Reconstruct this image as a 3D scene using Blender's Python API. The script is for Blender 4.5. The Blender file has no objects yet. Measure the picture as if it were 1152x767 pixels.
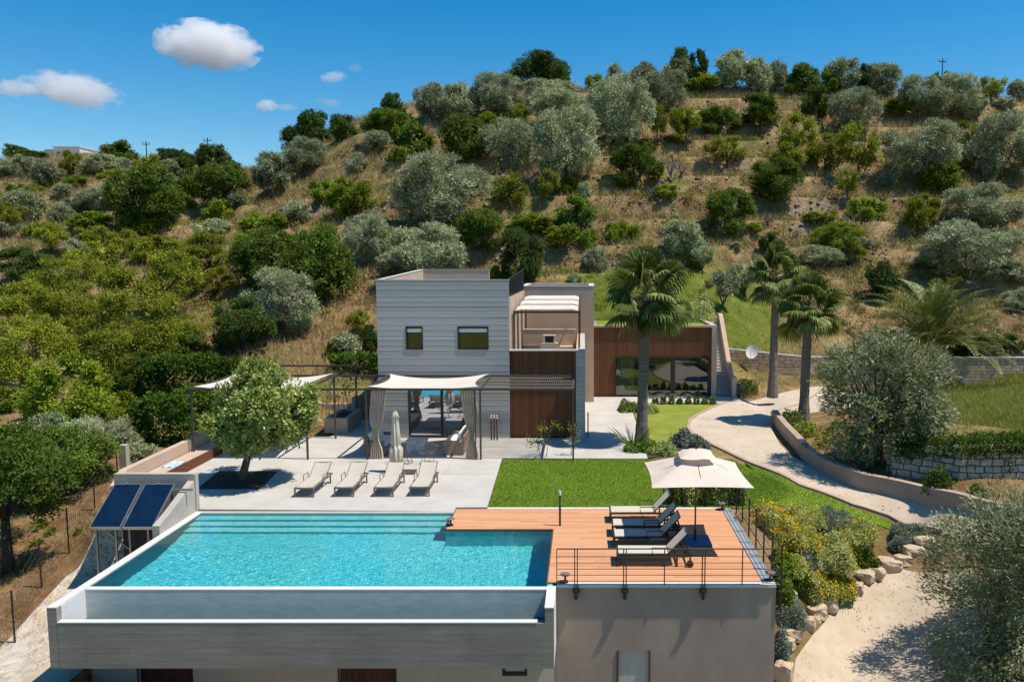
import bpy, math, random
import numpy as np
from mathutils import Vector, Matrix, noise as mnoise
C = bpy.context.scene.collection
R = math.radians
random.seed(7)
rng = np.random.default_rng(11)

# ------------------------------------------------------------------ camera maths
F, PITCH, CH = 896.0, math.atan(88.5/896), 7.8      # focal length in photo pixels, pitch, height of the drone
CP, SP = math.cos(PITCH), math.sin(PITCH)
def slope(py):
    v = (py-383.5)/F
    return (SP+v*CP)/(CP-v*SP)
def G(px, py, z=0.0):                                # where the sight line through a photo point meets height z
    Y = (CH-z)/slope(py)
    return ((px-657)/F*(Y*CP+(CH-z)*SP), Y)
def Zat(py, Y): return CH-slope(py)*Y
def Xat(px, Y, z): return (px-657)/F*(Y*CP+(CH-z)*SP)

# ------------------------------------------------------------------ object helpers
def tag(o, label=None, cat=None, group=None, kind=None):
    if label: o['label'] = label
    if cat: o['category'] = cat
    if group: o['group'] = group
    if kind: o['kind'] = kind
    return o
def empty(name, loc=(0, 0, 0), label=None, cat=None, group=None, rz=0):
    o = bpy.data.objects.new(name, None); C.objects.link(o)
    o.location = loc; o.rotation_euler = (0, 0, rz); o.empty_display_size = .2
    return tag(o, label, cat, group)
def wloc(o):
    v = Vector((0, 0, 0))
    while o: v += o.location; o = o.parent
    return v
def mesh_obj(name, V, Fc, mat, parent=None, tint=None, smooth=False, idx=None):
    me = bpy.data.meshes.new(name)
    off = np.array(wloc(parent)) if parent else np.zeros(3)
    V = np.asarray(V, dtype=np.float64)-off
    if isinstance(Fc, np.ndarray):
        n, k = Fc.shape
        me.vertices.add(len(V)); me.vertices.foreach_set('co', V.astype(np.float32).ravel())
        me.loops.add(n*k); me.loops.foreach_set('vertex_index', Fc.astype(np.int32).ravel())
        me.polygons.add(n); me.polygons.foreach_set('loop_start', np.arange(0, n*k, k, dtype=np.int32))
        me.update(calc_edges=True)
    else:
        me.from_pydata([tuple(v) for v in V], [], Fc); me.update()
    ms = mat if isinstance(mat, (list, tuple)) else [mat]
    for m in ms: me.materials.append(m)
    if idx is not None: me.polygons.foreach_set('material_index', np.asarray(idx, dtype=np.int32))
    if tint is not None:
        a = me.attributes.new('tint', 'FLOAT', 'FACE'); a.data.foreach_set('value', np.asarray(tint, dtype=np.float32))
    if smooth: me.polygons.foreach_set('use_smooth', np.ones(len(me.polygons), dtype=bool))
    o = bpy.data.objects.new(name, me); C.objects.link(o)
    if parent: o.parent = parent
    return o
class MB:
    def __init__(s): s.v = []; s.f = []; s.t = []
    def add(s, vs, fs, t=None):
        n = len(s.v); s.v += [tuple(p) for p in vs]; s.f += [tuple(i+n for i in f) for f in fs]
        t = random.random() if t is None else t
        s.t += [t]*len(fs); return s
    def box(s, x0, x1, y0, y1, z0, z1, t=None, M=None):
        vs = [(x, y, z) for z in (z0, z1) for y in (y0, y1) for x in (x0, x1)]
        if M is not None: vs = [M @ Vector(p) for p in vs]
        return s.add(vs, [(0, 2, 3, 1), (4, 5, 7, 6), (0, 1, 5, 4), (2, 6, 7, 3), (0, 4, 6, 2), (1, 3, 7, 5)], t)
    def tube(s, pts, r, n=6, cap=True, t=None):
        pts = [Vector(p) for p in pts]; k = len(pts)
        rs = r if isinstance(r, (list, tuple)) else [r]*k
        vs = []; u = None
        for i, p in enumerate(pts):
            d = (pts[min(i+1, k-1)]-pts[max(i-1, 0)]).normalized()
            if u is None: u = d.orthogonal().normalized()
            else:
                u = u-d*u.dot(d); u = u.normalized() if u.length > 1e-6 else d.orthogonal().normalized()
            w = d.cross(u)
            for j in range(n):
                a = 2*math.pi*j/n+.3
                vs.append(p+(u*math.cos(a)+w*math.sin(a))*rs[i])
        fs = [(i*n+j, i*n+(j+1) % n, (i+1)*n+(j+1) % n, (i+1)*n+j) for i in range(k-1) for j in range(n)]
        if cap: fs += [tuple(range(n-1, -1, -1)), tuple((k-1)*n+j for j in range(n))]
        return s.add(vs, fs, t)
    def prism(s, poly, z0, z1, t=None):                # vertical prism over an XY polygon (counter clockwise)
        n = len(poly)
        vs = [(x, y, z0) for x, y in poly]+[(x, y, z1) for x, y in poly]
        fs = [tuple(range(n-1, -1, -1)), tuple(range(n, 2*n))]+[(i, (i+1) % n, n+(i+1) % n, n+i) for i in range(n)]
        return s.add(vs, fs, t)
    def xprism(s, poly, x0, x1, t=None):               # prism along X over a YZ polygon
        n = len(poly)
        vs = [(x0, y, z) for y, z in poly]+[(x1, y, z) for y, z in poly]
        fs = [tuple(range(n)), tuple(range(2*n-1, n-1, -1))]+[(i, n+i, n+(i+1) % n, (i+1) % n) for i in range(n)]
        return s.add(vs, fs, t)
    def lathe(s, prof, c, n=12, t=None):
        k = len(prof)
        vs = [(c[0]+r*math.cos(2*math.pi*j/n), c[1]+r*math.sin(2*math.pi*j/n), c[2]+z) for r, z in prof for j in range(n)]
        fs = [(i*n+j, i*n+(j+1) % n, (i+1)*n+(j+1) % n, (i+1)*n+j) for i in range(k-1) for j in range(n)]
        fs += [tuple(range(n-1, -1, -1)), tuple((k-1)*n+j for j in range(n))]
        return s.add(vs, fs, t)
    def grid(s, P, t=None):                            # P[i][j] points
        a, b = len(P), len(P[0])
        return s.add([p for row in P for p in row], [(i*b+j, i*b+j+1, (i+1)*b+j+1, (i+1)*b+j) for i in range(a-1) for j in range(b-1)], t)
    def build(s, name, mat, parent=None, smooth=False):
        return mesh_obj(name, s.v, s.f, mat, parent, s.t, smooth)
def children(o): return [c for c in bpy.data.objects if c.parent == o]
def copy_tree(o, parent=None):
    c = o.copy(); C.objects.link(c)
    if parent: c.parent = parent
    for ch in children(o): copy_tree(ch, c)
    return c

# ------------------------------------------------------------------ materials
def nt(m):
    m.use_nodes = True; t = m.node_tree; t.nodes.clear()
    return t, t.nodes, t.links
def mat(name, c1, c2=None, rough=.8, scale=3., stretch=(1, 1, 1), bump=0., bscale=30., metal=0., spec=.3, tint=0., trans=0., detail=5., c3=None, world=False, bdist=.02):
    """principled surface whose colour wanders between c1 and c2 by noise, optionally by the per face tint too"""
    m = bpy.data.materials.new(name); t, N, L = nt(m)
    out = N.new('ShaderNodeOutputMaterial'); b = N.new('ShaderNodeBsdfPrincipled')
    b.inputs['Roughness'].default_value = rough; b.inputs['Metallic'].default_value = metal; b.inputs['Specular IOR Level'].default_value = spec
    if world: src = N.new('ShaderNodeNewGeometry').outputs['Position']
    else: src = N.new('ShaderNodeTexCoord').outputs['Object']
    mp = N.new('ShaderNodeMapping'); mp.inputs['Scale'].default_value = stretch; L.new(src, mp.inputs['Vector'])
    nz = N.new('ShaderNodeTexNoise'); nz.inputs['Scale'].default_value = scale; nz.inputs['Detail'].default_value = detail; nz.inputs['Roughness'].default_value = .62
    L.new(mp.outputs[0], nz.inputs['Vector'])
    fac = nz.outputs['Fac']
    if tint:
        at = N.new('ShaderNodeAttribute'); at.attribute_name = 'tint'
        mx = N.new('ShaderNodeMix'); mx.inputs[0].default_value = tint
        L.new(fac, mx.inputs[2]); L.new(at.outputs['Fac'], mx.inputs[3]); fac = mx.outputs[0]
    cr = N.new('ShaderNodeValToRGB'); e = cr.color_ramp.elements
    lo, hi = (.3, .7) if not tint else (.15, .85)
    e[0].position = lo; e[0].color = (*c1, 1); e[1].position = hi; e[1].color = (*(c2 or c1), 1)
    if c3: x = e.new((lo+hi)/2); x.color = (*c3, 1)
    L.new(fac, cr.inputs[0]); L.new(cr.outputs[0], b.inputs['Base Color'])
    if bump:
        n2 = N.new('ShaderNodeTexNoise'); n2.inputs['Scale'].default_value = bscale; n2.inputs['Detail'].default_value = 6
        L.new(mp.outputs[0], n2.inputs['Vector'])
        bp = N.new('ShaderNodeBump'); bp.inputs['Strength'].default_value = bump; bp.inputs['Distance'].default_value = bdist
        L.new(n2.outputs['Fac'], bp.inputs['Height']); L.new(bp.outputs[0], b.inputs['Normal'])
    sh = b.outputs[0]
    if trans:
        tr = N.new('ShaderNodeBsdfTranslucent'); L.new(cr.outputs[0], tr.inputs['Color'])
        ms = N.new('ShaderNodeMixShader'); ms.inputs[0].default_value = trans
        L.new(sh, ms.inputs[1]); L.new(tr.outputs[0], ms.inputs[2]); sh = ms.outputs[0]
    L.new(sh, out.inputs['Surface']); return m
def leafmat(name, dark, mid, pale, spec=.25, trans=.3, rough=.55, objvar=.25):
    """leaves: colour by per leaf tint, shifted a little from plant to plant"""
    m = bpy.data.materials.new(name); t, N, L = nt(m)
    out = N.new('ShaderNodeOutputMaterial'); b = N.new('ShaderNodeBsdfPrincipled')
    b.inputs['Roughness'].default_value = rough; b.inputs['Specular IOR Level'].default_value = spec
    at = N.new('ShaderNodeAttribute'); at.attribute_name = 'tint'
    cr = N.new('ShaderNodeValToRGB'); e = cr.color_ramp.elements
    e[0].position = .05; e[0].color = (*dark, 1); e[1].position = .95; e[1].color = (*pale, 1)
    x = e.new(.5); x.color = (*mid, 1)
    L.new(at.outputs['Fac'], cr.inputs[0])
    oi = N.new('ShaderNodeObjectInfo'); mr = N.new('ShaderNodeMapRange')
    mr.inputs[3].default_value = 1-objvar; mr.inputs[4].default_value = 1+objvar; L.new(oi.outputs['Random'], mr.inputs[0])
    hs = N.new('ShaderNodeHueSaturation'); L.new(cr.outputs[0], hs.inputs['Color']); L.new(mr.outputs[0], hs.inputs['Value'])
    L.new(hs.outputs[0], b.inputs['Base Color'])
    tr = N.new('ShaderNodeBsdfTranslucent'); L.new(hs.outputs[0], tr.inputs['Color'])
    ms = N.new('ShaderNodeMixShader'); ms.inputs[0].default_value = trans
    L.new(b.outputs[0], ms.inputs[1]); L.new(tr.outputs[0], ms.inputs[2]); L.new(ms.outputs[0], out.inputs['Surface'])
    return m
def boardmat(name, c1, c2, rowh=.16, rough=.75):
    """board-marked concrete: rows of boards with their own tone, grain along X and small seams"""
    m = bpy.data.materials.new(name); t, N, L = nt(m)
    out = N.new('ShaderNodeOutputMaterial'); b = N.new('ShaderNodeBsdfPrincipled'); b.inputs['Roughness'].default_value = rough; b.inputs['Specular IOR Level'].default_value = .25
    g = N.new('ShaderNodeNewGeometry')
    sx = N.new('ShaderNodeSeparateXYZ'); L.new(g.outputs['Position'], sx.inputs[0])
    br = N.new('ShaderNodeTexBrick'); br.inputs['Scale'].default_value = 1; br.inputs['Brick Width'].default_value = 2.6; br.inputs['Row Height'].default_value = rowh
    br.inputs['Mortar Size'].default_value = .006; br.inputs['Color1'].default_value = (.4, .4, .4, 1); br.inputs['Color2'].default_value = (.62, .62, .62, 1); br.inputs['Mortar'].default_value = (.1, .1, .1, 1); br.offset = .37
    cx = N.new('ShaderNodeCombineXYZ'); L.new(sx.outputs[0], cx.inputs[0]); L.new(sx.outputs[2], cx.inputs[1]); L.new(cx.outputs[0], br.inputs['Vector'])
    mp = N.new('ShaderNodeMapping'); mp.inputs['Scale'].default_value = (.5, 2, 7); L.new(g.outputs['Position'], mp.inputs['Vector'])
    nz = N.new('ShaderNodeTexNoise'); nz.inputs['Scale'].default_value = 2.2; nz.inputs['Detail'].default_value = 8; nz.inputs['Roughness'].default_value = .68; L.new(mp.outputs[0], nz.inputs['Vector'])
    n2 = N.new('ShaderNodeTexNoise'); n2.inputs['Scale'].default_value = .9; n2.inputs['Detail'].default_value = 4; L.new(g.outputs['Position'], n2.inputs['Vector'])
    a1 = N.new('ShaderNodeMix'); a1.inputs[0].default_value = .4; L.new(nz.outputs['Fac'], a1.inputs[2]); L.new(br.outputs['Color'], a1.inputs[3])
    a2 = N.new('ShaderNodeMix'); a2.inputs[0].default_value = .3; L.new(a1.outputs[0], a2.inputs[2]); L.new(n2.outputs['Fac'], a2.inputs[3])
    cr = N.new('ShaderNodeValToRGB'); e = cr.color_ramp.elements; e[0].position = .36; e[0].color = (*c1, 1); e[1].position = .64; e[1].color = (*c2, 1)
    L.new(a2.outputs[0], cr.inputs[0]); L.new(cr.outputs[0], b.inputs['Base Color'])
    bp = N.new('ShaderNodeBump'); bp.inputs['Strength'].default_value = .35; bp.inputs['Distance'].default_value = .01; L.new(a1.outputs[0], bp.inputs['Height']); L.new(bp.outputs[0], b.inputs['Normal'])
    L.new(b.outputs[0], out.inputs['Surface']); return m
def stonemat(name, c1, c2, mortar, w=.4, h=.2, msize=.012, axis=0):
    m = bpy.data.materials.new(name); t, N, L = nt(m)
    out = N.new('ShaderNodeOutputMaterial'); b = N.new('ShaderNodeBsdfPrincipled'); b.inputs['Roughness'].default_value = .9; b.inputs['Specular IOR Level'].default_value = .15
    g = N.new('ShaderNodeNewGeometry'); sx = N.new('ShaderNodeSeparateXYZ'); L.new(g.outputs['Position'], sx.inputs[0])
    n0 = N.new('ShaderNodeTexNoise'); n0.inputs['Scale'].default_value = 3; L.new(g.outputs['Position'], n0.inputs['Vector'])
    ad = N.new('ShaderNodeMath'); ad.operation = 'MULTIPLY_ADD'; ad.inputs[1].default_value = .12; L.new(n0.outputs['Fac'], ad.inputs[0]); L.new(sx.outputs[2], ad.inputs[2])
    ad2 = N.new('ShaderNodeMath'); ad2.operation = 'MULTIPLY_ADD'; ad2.inputs[1].default_value = .3; L.new(n0.outputs['Color'], ad2.inputs[0]); L.new(sx.outputs[axis], ad2.inputs[2])
    cx = N.new('ShaderNodeCombineXYZ'); L.new(ad2.outputs[0], cx.inputs[0]); L.new(ad.outputs[0], cx.inputs[1])
    br = N.new('ShaderNodeTexBrick'); br.inputs['Scale'].default_value = 1; br.inputs['Brick Width'].default_value = w; br.inputs['Row Height'].default_value = h; br.inputs['Mortar Size'].default_value = msize; br.inputs['Mortar Smooth'].default_value = .4
    br.inputs['Color1'].default_value = (*c1, 1); br.inputs['Color2'].default_value = (*c2, 1); br.inputs['Mortar'].default_value = (*mortar, 1); br.squash = .7; br.squash_frequency = 3
    L.new(cx.outputs[0], br.inputs['Vector'])
    n1 = N.new('ShaderNodeTexNoise'); n1.inputs['Scale'].default_value = 5; n1.inputs['Detail'].default_value = 7; L.new(g.outputs['Position'], n1.inputs['Vector'])
    hv = N.new('ShaderNodeHueSaturation'); mr = N.new('ShaderNodeMapRange'); mr.inputs[1].default_value = .3; mr.inputs[2].default_value = .7; mr.inputs[3].default_value = .65; mr.inputs[4].default_value = 1.3
    L.new(n1.outputs['Fac'], mr.inputs[0]); L.new(mr.outputs[0], hv.inputs['Value']); L.new(br.outputs['Color'], hv.inputs['Color']); L.new(hv.outputs[0], b.inputs['Base Color'])
    bp = N.new('ShaderNodeBump'); bp.inputs['Strength'].default_value = .8; bp.inputs['Distance'].default_value = .05; bp.invert = True; L.new(br.outputs['Fac'], bp.inputs['Height']); L.new(bp.outputs[0], b.inputs['Normal'])
    L.new(b.outputs[0], out.inputs['Surface']); return m
def glassmat(name, tintc=(.75, .82, .85), ior=1.5):
    """window pane: see-through with mirror-like reflection by angle"""
    m = bpy.data.materials.new(name); t, N, L = nt(m)
    out = N.new('ShaderNodeOutputMaterial'); tr = N.new('ShaderNodeBsdfTransparent'); tr.inputs[0].default_value = (*tintc, 1)
    gl = N.new('ShaderNodeBsdfGlossy'); gl.inputs['Roughness'].default_value = .01; gl.inputs['Color'].default_value = (.9, .95, 1, 1)
    fr = N.new('ShaderNodeFresnel'); fr.inputs[0].default_value = ior
    ms = N.new('ShaderNodeMixShader'); L.new(fr.outputs[0], ms.inputs[0]); L.new(tr.outputs[0], ms.inputs[1]); L.new(gl.outputs[0], ms.inputs[2]); L.new(ms.outputs[0], out.inputs['Surface'])
    return m

M = {}
M['terrace'] = mat('pale_terrace_concrete', (.395, .375, .335), (.50, .48, .445), .85, .8, bump=.08, bscale=60, detail=9, world=True)
M['whitecap'] = mat('white_stone_coping', (.55, .535, .50), (.64, .625, .59), .6, 4, world=True, spec=.4)
M['whitewall'] = mat('white_render', (.60, .60, .60), (.70, .70, .69), .8, 2, world=True)
M['concrete'] = boardmat('board_marked_concrete', (.205, .185, .148), (.33, .305, .25))
M['wetwall'] = mat('wet_grey_overflow_tile', (.46, .48, .44), (.60, .62, .57), .3, 2.5, (1, 1, 3), spec=.6, c3=(.53, .56, .51), world=True)
M['plaster'] = mat('taupe_plaster', (.30, .233, .18), (.42, .335, .265), .92, .9, (1, 1, .45), detail=9, bump=.1, bscale=70, world=True)
M['beige'] = mat('warm_beige_render', (.43, .325, .25), (.51, .39, .305), .92, 1.3, bump=.08, bscale=60, world=True)
M['lowbeige'] = mat('ochre_beige_render', (.50, .43, .32), (.57, .49, .37), .92, 1.3, world=True)
M['greyrender'] = mat('grey_render', (.36, .325, .28), (.44, .40, .345), .9, 1.5, bump=.08, bscale=60, world=True)
M['siding'] = mat('grey_concrete_siding', (.37, .355, .335), (.48, .465, .44), .8, 2.0, (.5, 1, 5), bump=.15, bscale=20, tint=.5, world=True)
M['corten'] = mat('rust_brown_cladding', (.115, .046, .018), (.19, .078, .03), .75, 2.5, (4, 4, .4), tint=.5, world=True)
M['wooddoor'] = mat('brown_wood_slat', (.17, .075, .035), (.27, .125, .06), .7, 3, (6, 6, .5), tint=.5, world=True)
M['darkdoor'] = mat('dark_brown_door', (.06, .022, .012), (.11, .04, .02), .6, 3, (6, 6, .5), tint=.5, world=True)
M['deck'] = mat('terracotta_deck_board', (.475, .225, .11), (.61, .32, .17), .75, 2.0, (1, 8, 1), tint=.5, world=True, bump=.1, bscale=40)
M['black'] = mat('black_metal', (.018, .017, .016), (.03, .028, .027), .5, 6, spec=.4)
M['darkmetal'] = mat('dark_bronze_metal', (.055, .045, .038), (.085, .07, .06), .5, 6, spec=.4)
M['steel'] = mat('grey_steel', (.35, .35, .35), (.45, .45, .45), .4, 6, metal=.8)
M['taupeframe'] = mat('taupe_metal', (.14, .12, .10), (.18, .155, .13), .5, 6)
M['sling'] = mat('beige_sling_fabric', (.50, .455, .385), (.58, .53, .45), .9, 20, trans=.15)
M['greysling'] = mat('pale_grey_sling_fabric', (.54, .50, .42), (.62, .575, .49), .9, 20, trans=.15)
M['canvas'] = mat('cream_canvas', (.70, .59, .50), (.80, .69, .59), .9, 3, trans=.25)
M['closedcanvas'] = mat('ivory_canvas', (.66, .59, .47), (.76, .69, .56), .9, 3, trans=.15)
M['sail'] = mat('white_sail_cloth', (.70, .66, .58), (.78, .74, .66), .9, 2, trans=.3)
M['curtain'] = mat('linen_curtain', (.56, .47, .36), (.68, .58, .46), .95, 6, trans=.2)
M['curtainwhite'] = mat('pale_green_curtain', (.72, .78, .64), (.80, .84, .72), .95, 6, trans=.2)
M['cushion'] = mat('white_cushion', (.68, .67, .64), (.76, .75, .72), .95, 5)
M['wicker'] = mat('brown_wicker', (.24, .165, .11), (.36, .26, .185), .85, 40, bump=.4, bscale=80)
M['bluebase'] = mat('blue_umbrella_base', (.03, .11, .24), (.04, .15, .30), .5, 4)
M['glass'] = glassmat('window_glass')
M['darkglass'] = glassmat('tinted_glass', (.45, .5, .5), 8)
M['interior'] = mat('dim_interior', (.22, .21, .19), (.28, .26, .24), .9, 1)
M['bark'] = mat('grey_brown_bark', (.075, .058, .042), (.15, .12, .09), .95, 6, (1, 1, .3), bump=.5, bscale=20)
M['darkbark'] = mat('dark_bark', (.035, .027, .02), (.08, .06, .045), .95, 6, (1, 1, .3), bump=.5, bscale=20)
M['palmbark'] = mat('ringed_palm_bark', (.10, .085, .07), (.22, .19, .16), .95, 3, (.6, .6, 9), bump=.7, bscale=8)
M['soil'] = mat('dark_soil', (.035, .026, .019), (.10, .075, .055), 1, 8, bump=.6, bscale=25, world=True)
M['rock'] = mat('pale_limestone', (.36, .27, .17), (.55, .46, .345), .95, 1.3, bump=.7, bscale=5, c3=(.48, .37, .25), bdist=.08)
M['greyrock'] = mat('grey_field_stone', (.16, .13, .10), (.31, .27, .22), .95, 4, bump=.6, bscale=9, tint=.4, world=True)
M['stonewall'] = stonemat('ashlar_stone_wall', (.56, .38, .245), (.68, .48, .32), (.20, .14, .095), .75, .21, .012)
M['drystone'] = stonemat('pale_dry_stone_wall', (.42, .355, .27), (.53, .46, .36), (.10, .08, .06), .42, .24, .022)
M['drive'] = mat('cream_gravel_drive', (.40, .325, .24), (.53, .445, .345), .95, .5, bump=.35, bscale=18, c3=(.48, .40, .305), world=True)
M['pathgravel'] = mat('sandy_gravel', (.39, .305, .21), (.53, .435, .325), .95, 1.3, bump=.5, bscale=14, c3=(.46, .375, .27), world=True, detail=9)
M['rubble'] = mat('chalky_rubble', (.30, .25, .19), (.58, .52, .43), 1, 3.2, bump=.9, bscale=9, c3=(.47, .41, .33), world=True, detail=10, bdist=.08)
M['panel'] = mat('dark_blue_collector_glass', (.003, .009, .024), (.005, .015, .04), .08, 1.5, spec=.55)
M['white'] = mat('white_paint', (.72, .72, .70), (.78, .78, .76), .5, 3)
M['tilewater'] = None
M['grating'] = mat('pale_steel_grating', (.5, .52, .53), (.6, .62, .62), .5, 8, metal=.3)
M['lawn'] = mat('mown_lawn', (.115, .19, .013), (.17, .25, .02), .95, .8, bump=.6, bscale=60, c3=(.14, .22, .016), world=True, detail=8)
M['lawn2'] = mat('yellowish_mown_lawn', (.15, .19, .02), (.25, .27, .04), .95, .9, bump=.6, bscale=60, c3=(.19, .225, .028), world=True, detail=8)  # upper lawn, yellower grass than the main lawn
M['blade'] = mat('grass_blade', (.12, .205, .014), (.20, .29, .024), .9, 1, tint=.8, trans=.3)
M['straw'] = mat('dry_straw_blade', (.26, .19, .085), (.50, .39, .20), .95, 1, tint=.8, trans=.3)
M['wildgreen'] = mat('wild_grass_blade', (.14, .18, .025), (.36, .36, .085), .95, 1, tint=.8, trans=.3)
M['olive'] = leafmat('silvery_olive_leaf', (.085, .11, .03), (.27, .31, .15), (.66, .70, .48), .3, .25, .42)
M['darkleaf'] = leafmat('dark_evergreen_leaf', (.03, .06, .010), (.065, .115, .020), (.14, .195, .045), .10, .32, .6)
M['carob'] = leafmat('mid_green_leaf', (.045, .085, .010), (.105, .165, .02), (.21, .28, .045), .10, .32, .6)
M['almond'] = leafmat('yellow_green_leaf', (.10, .135, .010), (.23, .26, .024), (.39, .40, .05), .10, .32, .6)
M['shrubleaf'] = leafmat('fresh_green_leaf', (.09, .14, .010), (.19, .26, .02), (.31, .37, .04), .10, .32, .6)
M['citrus'] = leafmat('citrus_leaf', (.06, .115, .016), (.21, .28, .045), (.60, .61, .23), .4, .3, .4, .05)
M['ivy'] = leafmat('deep_hedge_leaf', (.03, .07, .009), (.085, .16, .018), (.17, .26, .032), .10, .32, .6)
M['palmleaf'] = leafmat('fan_palm_leaf', (.04, .065, .010), (.13, .17, .03), (.32, .36, .12), .2, .3, .5, .1)
M['dateleaf'] = leafmat('date_palm_leaflet', (.055, .075, .018), (.13, .155, .04), (.28, .285, .09), .35, .25, .45, .1)
M['deadleaf'] = leafmat('dead_palm_leaf', (.10, .07, .035), (.20, .14, .075), (.32, .24, .13), .2, .2, .8, .1)
M['lavender'] = leafmat('blue_grey_leaf', (.09, .125, .095), (.17, .215, .165), (.30, .34, .26), .2, .2, .7, .1)
M['santolina'] = leafmat('sage_green_leaf', (.22, .27, .06), (.38, .44, .13), (.60, .62, .28), .2, .25, .7, .1)
M['yellow'] = leafmat('yellow_flower', (.45, .27, .005), (.60, .40, .01), (.70, .52, .03), .1, .2, .8, .05)
M['purple'] = leafmat('mauve_flower', (.13, .10, .17), (.22, .17, .27), (.34, .28, .38), .1, .2, .8, .05)
M['whitefl'] = leafmat('white_flower', (.5, .48, .42), (.62, .6, .54), (.74, .72, .66), .1, .2, .8, .05)
M['bare'] = mat('bare_grey_twig', (.12, .10, .085), (.22, .19, .16), .95, 5)
M['taupewall'] = mat('taupe_wall_render', (.33, .245, .185), (.40, .30, .23), .92, 1.3, bump=.08, bscale=60, world=True)
M['paledoor'] = mat('pale_slatted_door', (.46, .42, .36), (.58, .54, .47), .7, 3, (14, 14, .3))
M['balcony'] = mat('bounce_lit_beige_render', (.52, .375, .265), (.60, .44, .32), .92, 1.3, world=True)  # beige lightened and warmed, bounced light put into the balcony wall colour
M['scrub'] = leafmat('brown_green_scrub', (.10, .085, .03), (.17, .15, .05), (.26, .24, .09), .1, .3, .7)
M['paneglass'] = glassmat('clear_pane_glass', (.75, .8, .78), 1.9)
M['nearolive'] = leafmat('olive_leaf', (.075, .095, .028), (.21, .24, .10), (.52, .55, .34), .25, .28, .45)
# ------------------------------------------------------------------ terrain
ctrl = """10:-300,-4.2 60,-4.2 657,-4.2 1000,-4 1500,-3.6
15:-300,-2.6 60,-1.75 150,-2.4 300,-3.8 657,-3.8 800,-3.7 950,-3.5 1150,-3.1 1500,-2.6
19:-300,-2.5 0,-2.3 60,-2.1 150,-2.4 300,-3.8 600,-3.8 830,-3.2 875,-2.85 950,-3.15 1100,-2.7 1250,-2.3 1500,-1.8
22:-300,-2.1 0,-1.95 80,-1.8 150,-1.6 200,-1.3 400,-.5 600,-.5 800,-.4 850,-.45 880,-1.1 910,-2.1 960,-2.75 1060,-2.35 1200,-1.7 1500,-1.2
26:-300,-1.3 -50,-1.2 60,-1.1 140,-.8 190,-.5 300,-.06 600,-.06 840,-.08 875,-.22 930,-.45 975,-.75 1020,-1.0 1045,-.9 1075,-.1 1150,.15 1250,.2 1500,.4
28.5:0,-.7 130,-.4 870,-.1 960,-.3 1010,.15 1060,1.05 1150,1.1 1300,1.2
31:-300,-.5 0,-.3 130,-.15 220,-.06 400,-.06 657,-.06 850,-.08 920,-.1 985,.25 1060,1.1 1150,1.15 1300,1.2
36:-300,.6 0,.8 130,.5 220,.1 400,-.06 657,-.06 800,-.06 890,-.06 950,.4 1060,.9 1150,1.1 1350,1.3
42:-300,1.8 0,1.9 130,1.7 280,1.1 370,.7 430,.4 657,-.06 800,-.06 900,-.06 1000,.3 1060,.6 1150,.7 1350,1
48:-300,3 0,3.2 150,3.0 300,2.6 400,2.2 450,1.8 520,1.5 640,.6 800,0 850,-.05 950,.0 1100,.0 1350,.4
50:950,.15 1100,.15 1350,.5
52.5:0,4.2 150,4 300,4 400,4.2 500,4.2 600,4.2 700,4.3 800,4.2 850,2.4 950,2.2 1100,2.3 1350,2.6
60:-300,5.6 0,6 150,5.8 300,6 420,6.5 550,6.8 660,6.8 850,5.4 1000,5 1150,5.4 1500,6
75:-300,9 0,9.5 150,10 300,11 420,13 550,14.5 800,14.2 1000,13.8 1150,14 1500,14
90:-300,12.5 0,13 150,14 300,15 420,20.5 550,22.5 800,22.3 1000,21.6 1150,21.5 1500,21
105:-300,16 0,17 150,18 300,18.5 400,25 550,29.5 800,29.8 1000,28.8 1150,28.3 1500,27
120:-300,19 0,20 150,21.5 300,21 400,27 550,31 800,31.5 1150,30 1500,29
150:-300,25 0,25.5 150,26.5 300,24.5 420,28 550,31 800,31.5 1150,30 1500,29
200:-300,31 0,31.5 150,31 300,28 500,29 800,30 1150,29 1500,28
320:-300,27 0,27 300,25 800,27 1500,26
700:-300,20 300,20 800,20 1500,20"""
_p = []
for ln in ctrl.split('\n'):
    d, rest = ln.split(':')
    for it in rest.split():
        a, z = it.split(','); _p.append(((float(a)-657)/F, math.log(float(d)), float(z)))
_p = np.array(_p)
def _k(du, dv):
    r2 = (du*1.6)**2+dv**2
    return np.where(r2 > 1e-12, .5*r2*np.log(np.maximum(r2, 1e-12)), 0)
n_ = len(_p)
_A = np.zeros((n_+3, n_+3))
_A[:n_, :n_] = _k(_p[:, None, 0]-_p[None, :, 0], _p[:, None, 1]-_p[None, :, 1])+np.eye(n_)*2e-4
_A[:n_, n_] = 1; _A[:n_, n_+1:] = _p[:, :2]; _A[n_:, :n_] = _A[:n_, n_:].T
_w = np.linalg.solve(_A, np.concatenate([_p[:, 2], np.zeros(3)]))
def tps(u, v):
    out = _w[n_]+_w[n_+1]*u+_w[n_+2]*v
    for i in range(n_): out = out+_w[i]*_k(u-_p[i, 0], v-_p[i, 1])
    return out
def polydist(X, Y, poly):                            # signed distance, negative inside
    X = np.asarray(X, float); Y = np.asarray(Y, float)
    d = np.full(X.shape, 1e9); ins = np.zeros(X.shape, bool); n = len(poly)
    for i in range(n):
        (ax, ay), (bx, by) = poly[i], poly[(i+1) % n]
        ex, ey = bx-ax, by-ay; wx, wy = X-ax, Y-ay
        t = np.clip((wx*ex+wy*ey)/(ex*ex+ey*ey), 0, 1)
        d = np.minimum(d, np.hypot(wx-ex*t, wy-ey*t))
        c = ((ay > Y) != (by > Y)) & (X < (bx-ax)*(Y-ay)/(by-ay+1e-12)+ax)
        ins ^= c
    return np.where(ins, -d, d)
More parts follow.
